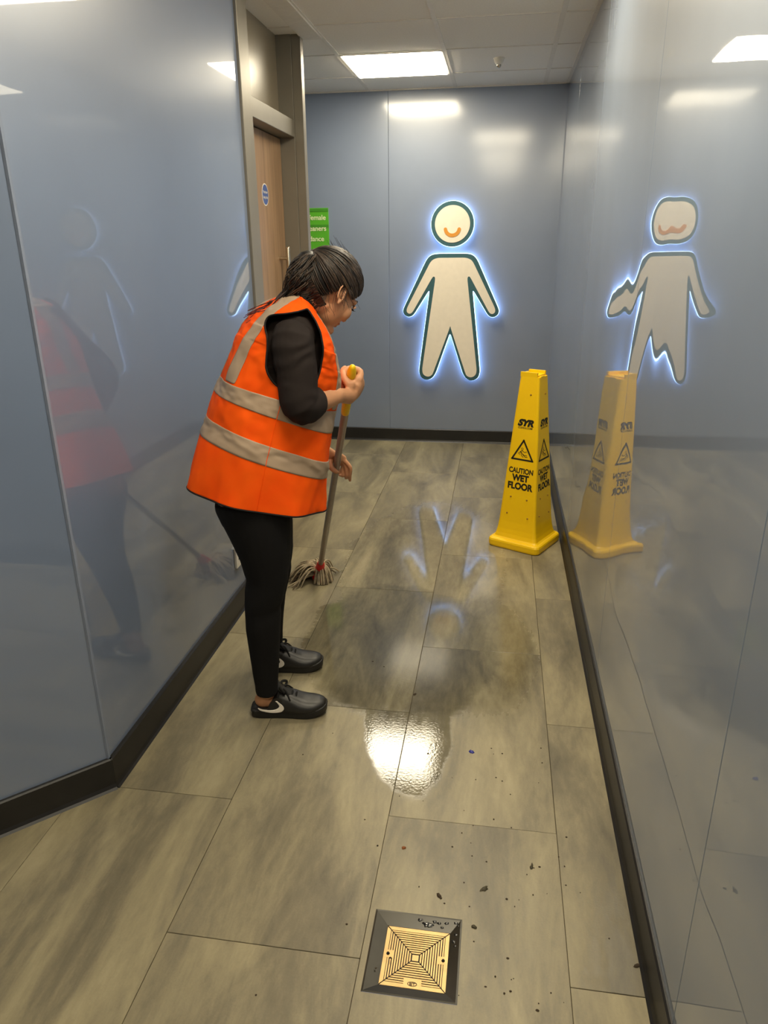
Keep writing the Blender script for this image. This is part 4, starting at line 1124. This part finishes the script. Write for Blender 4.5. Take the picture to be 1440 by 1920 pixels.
for i in range(620):
    ex = rnd.uniform(0, 1); tgt = [(566, 556), (545, 562), (520, 572), (498, 585), (484, 600), (552, 545)][rnd.randrange(6)]
    if rnd.random() < .1: tgt = (rnd.uniform(468, 500), rnd.uniform(585, 612))
    e = at(tgt[0]+rnd.gauss(0, 8), tgt[1]+rnd.gauss(0, 6), rnd.gauss(.005, .03))
    ang = rnd.uniform(0, 2*PI); rr = rnd.uniform(.6, 1.08)
    o1 = V((math.cos(ang)*.030*rr, -.034*rr*math.sin(ang), math.sin(ang)*.010))
    o2 = V((math.cos(ang+.4)*.036*rr, -.042*rr*math.sin(ang+.4), math.sin(ang)*.008))
    w = rnd.uniform(.003, .010); ph = rnd.uniform(0, 6)
    base = smooth_path([KN, at(581, 484, -.01)+o1*.95, at(570, 509, -.02)+o2*1.14, at(566, 533, -.03)+o2*1.05, (at(556, 553, -.03)+o2*.6)*.6+e*.4, e], 4)
    pts = [p+V((math.sin(ph+k2*.75), math.cos(ph*1.3+k2*.6), .4*math.sin(ph+k2)))*(w*min(1, k2/6)) for k2, p in enumerate(base)]
    tube(pick(PTS), pts, [.0012, .0020, .0020, .0017, .0009], 4, 1, False)
for i in range(46):                                   # loose wisps
    f = rnd.uniform(-.08, .01); u = hairline(f); s_ = 1
    q = 1-((f+.008)/rad[0])**2-((u-.016)/rad[2])**2
    if q < 0: continue
    p0 = hd(f, s_*rad[1]*math.sqrt(q), u+.004); d = V((rnd.uniform(-.02, .03), rnd.uniform(-.02, .0), -rnd.uniform(.02, .07)))
    tube(pt, [p0, p0+d*.5+V((rnd.uniform(-.008, .008), -.006, 0)), p0+d], [.0007, .0007, .0004], 3, 4, False)
for i in range(30):                                   # stray strands above the crown
    d0 = (hf*rnd.uniform(-.4, .8)+hl*rnd.uniform(-.5, .5)+hu).normalized(); p0 = on_skull(d0)
    tube(pt, [p0, p0+d0*.006-hf*.02, p0+d0*rnd.uniform(.004, .014)-hf*rnd.uniform(.03, .05)], [.0005, .0005, .0003], 3, 4, False)
for g_, m_ in zip(PTS, ('hair', 'hair_dark', 'hair_light')): g_.make('ponytail_strands', m_, hair)['kind'] = 'stuff'
# face details
for s_ in (1, -1):
    ec = hd(.069, s_*.031, -.004)
    ey = Geo().ell(ec, AX, (.0115, .0125, .0095), 20, 14).make('eye', 'eye', per)
    dv = (hf*.85+hl*s_*.12-hu*.45).normalized(); Geo().ell(ec+dv*.0075, (dv, dv.orthogonal().normalized(), dv.cross(dv.orthogonal().normalized())), (.0042, .0058, .0058), 14, 10).make('iris', 'iris', ey)
    g = Geo(); tube(g, [hd(.0845, s_*.014, .004), hd(.088, s_*.030, .008), hd(.078, s_*.046, -.002)], [.003, .0045, .003], 8, 4); g.make('eyelid', 'skin', per)
    g = Geo()
    for i in range(10): t = i/9; p = hd(.084-.008*t*t, s_*(.017+.028*t), .002-.008*t); tube(g, [p, p+hf*.007-hu*.003, p+hf*.011+hl*s_*.002], [.0007, .0006, .0003], 3, 1, False)
    g.make('eyelashes', 'hair', per)
    g = Geo(); tube(g, [hd(.087, s_*.012, .018), hd(.083, s_*.032, .024), hd(.070, s_*.044, .018)], [.0026, .0034, .002], 7, 4); g.make('eyebrow', 'hair', per)
g = Geo(); tube(g, [hd(.074, -.020, -.060), hd(.0855, -.008, -.0565), hd(.086, 0, -.058), hd(.0855, .008, -.0565), hd(.074, .020, -.060)], [.002, .0040, .0036, .0040, .002], 8, 4)
tube(g, [hd(.074, -.018, -.062), hd(.0835, 0, -.067), hd(.074, .018, -.062)], [.002, .0045, .002], 8, 4); g.make('lips', 'lip', per)
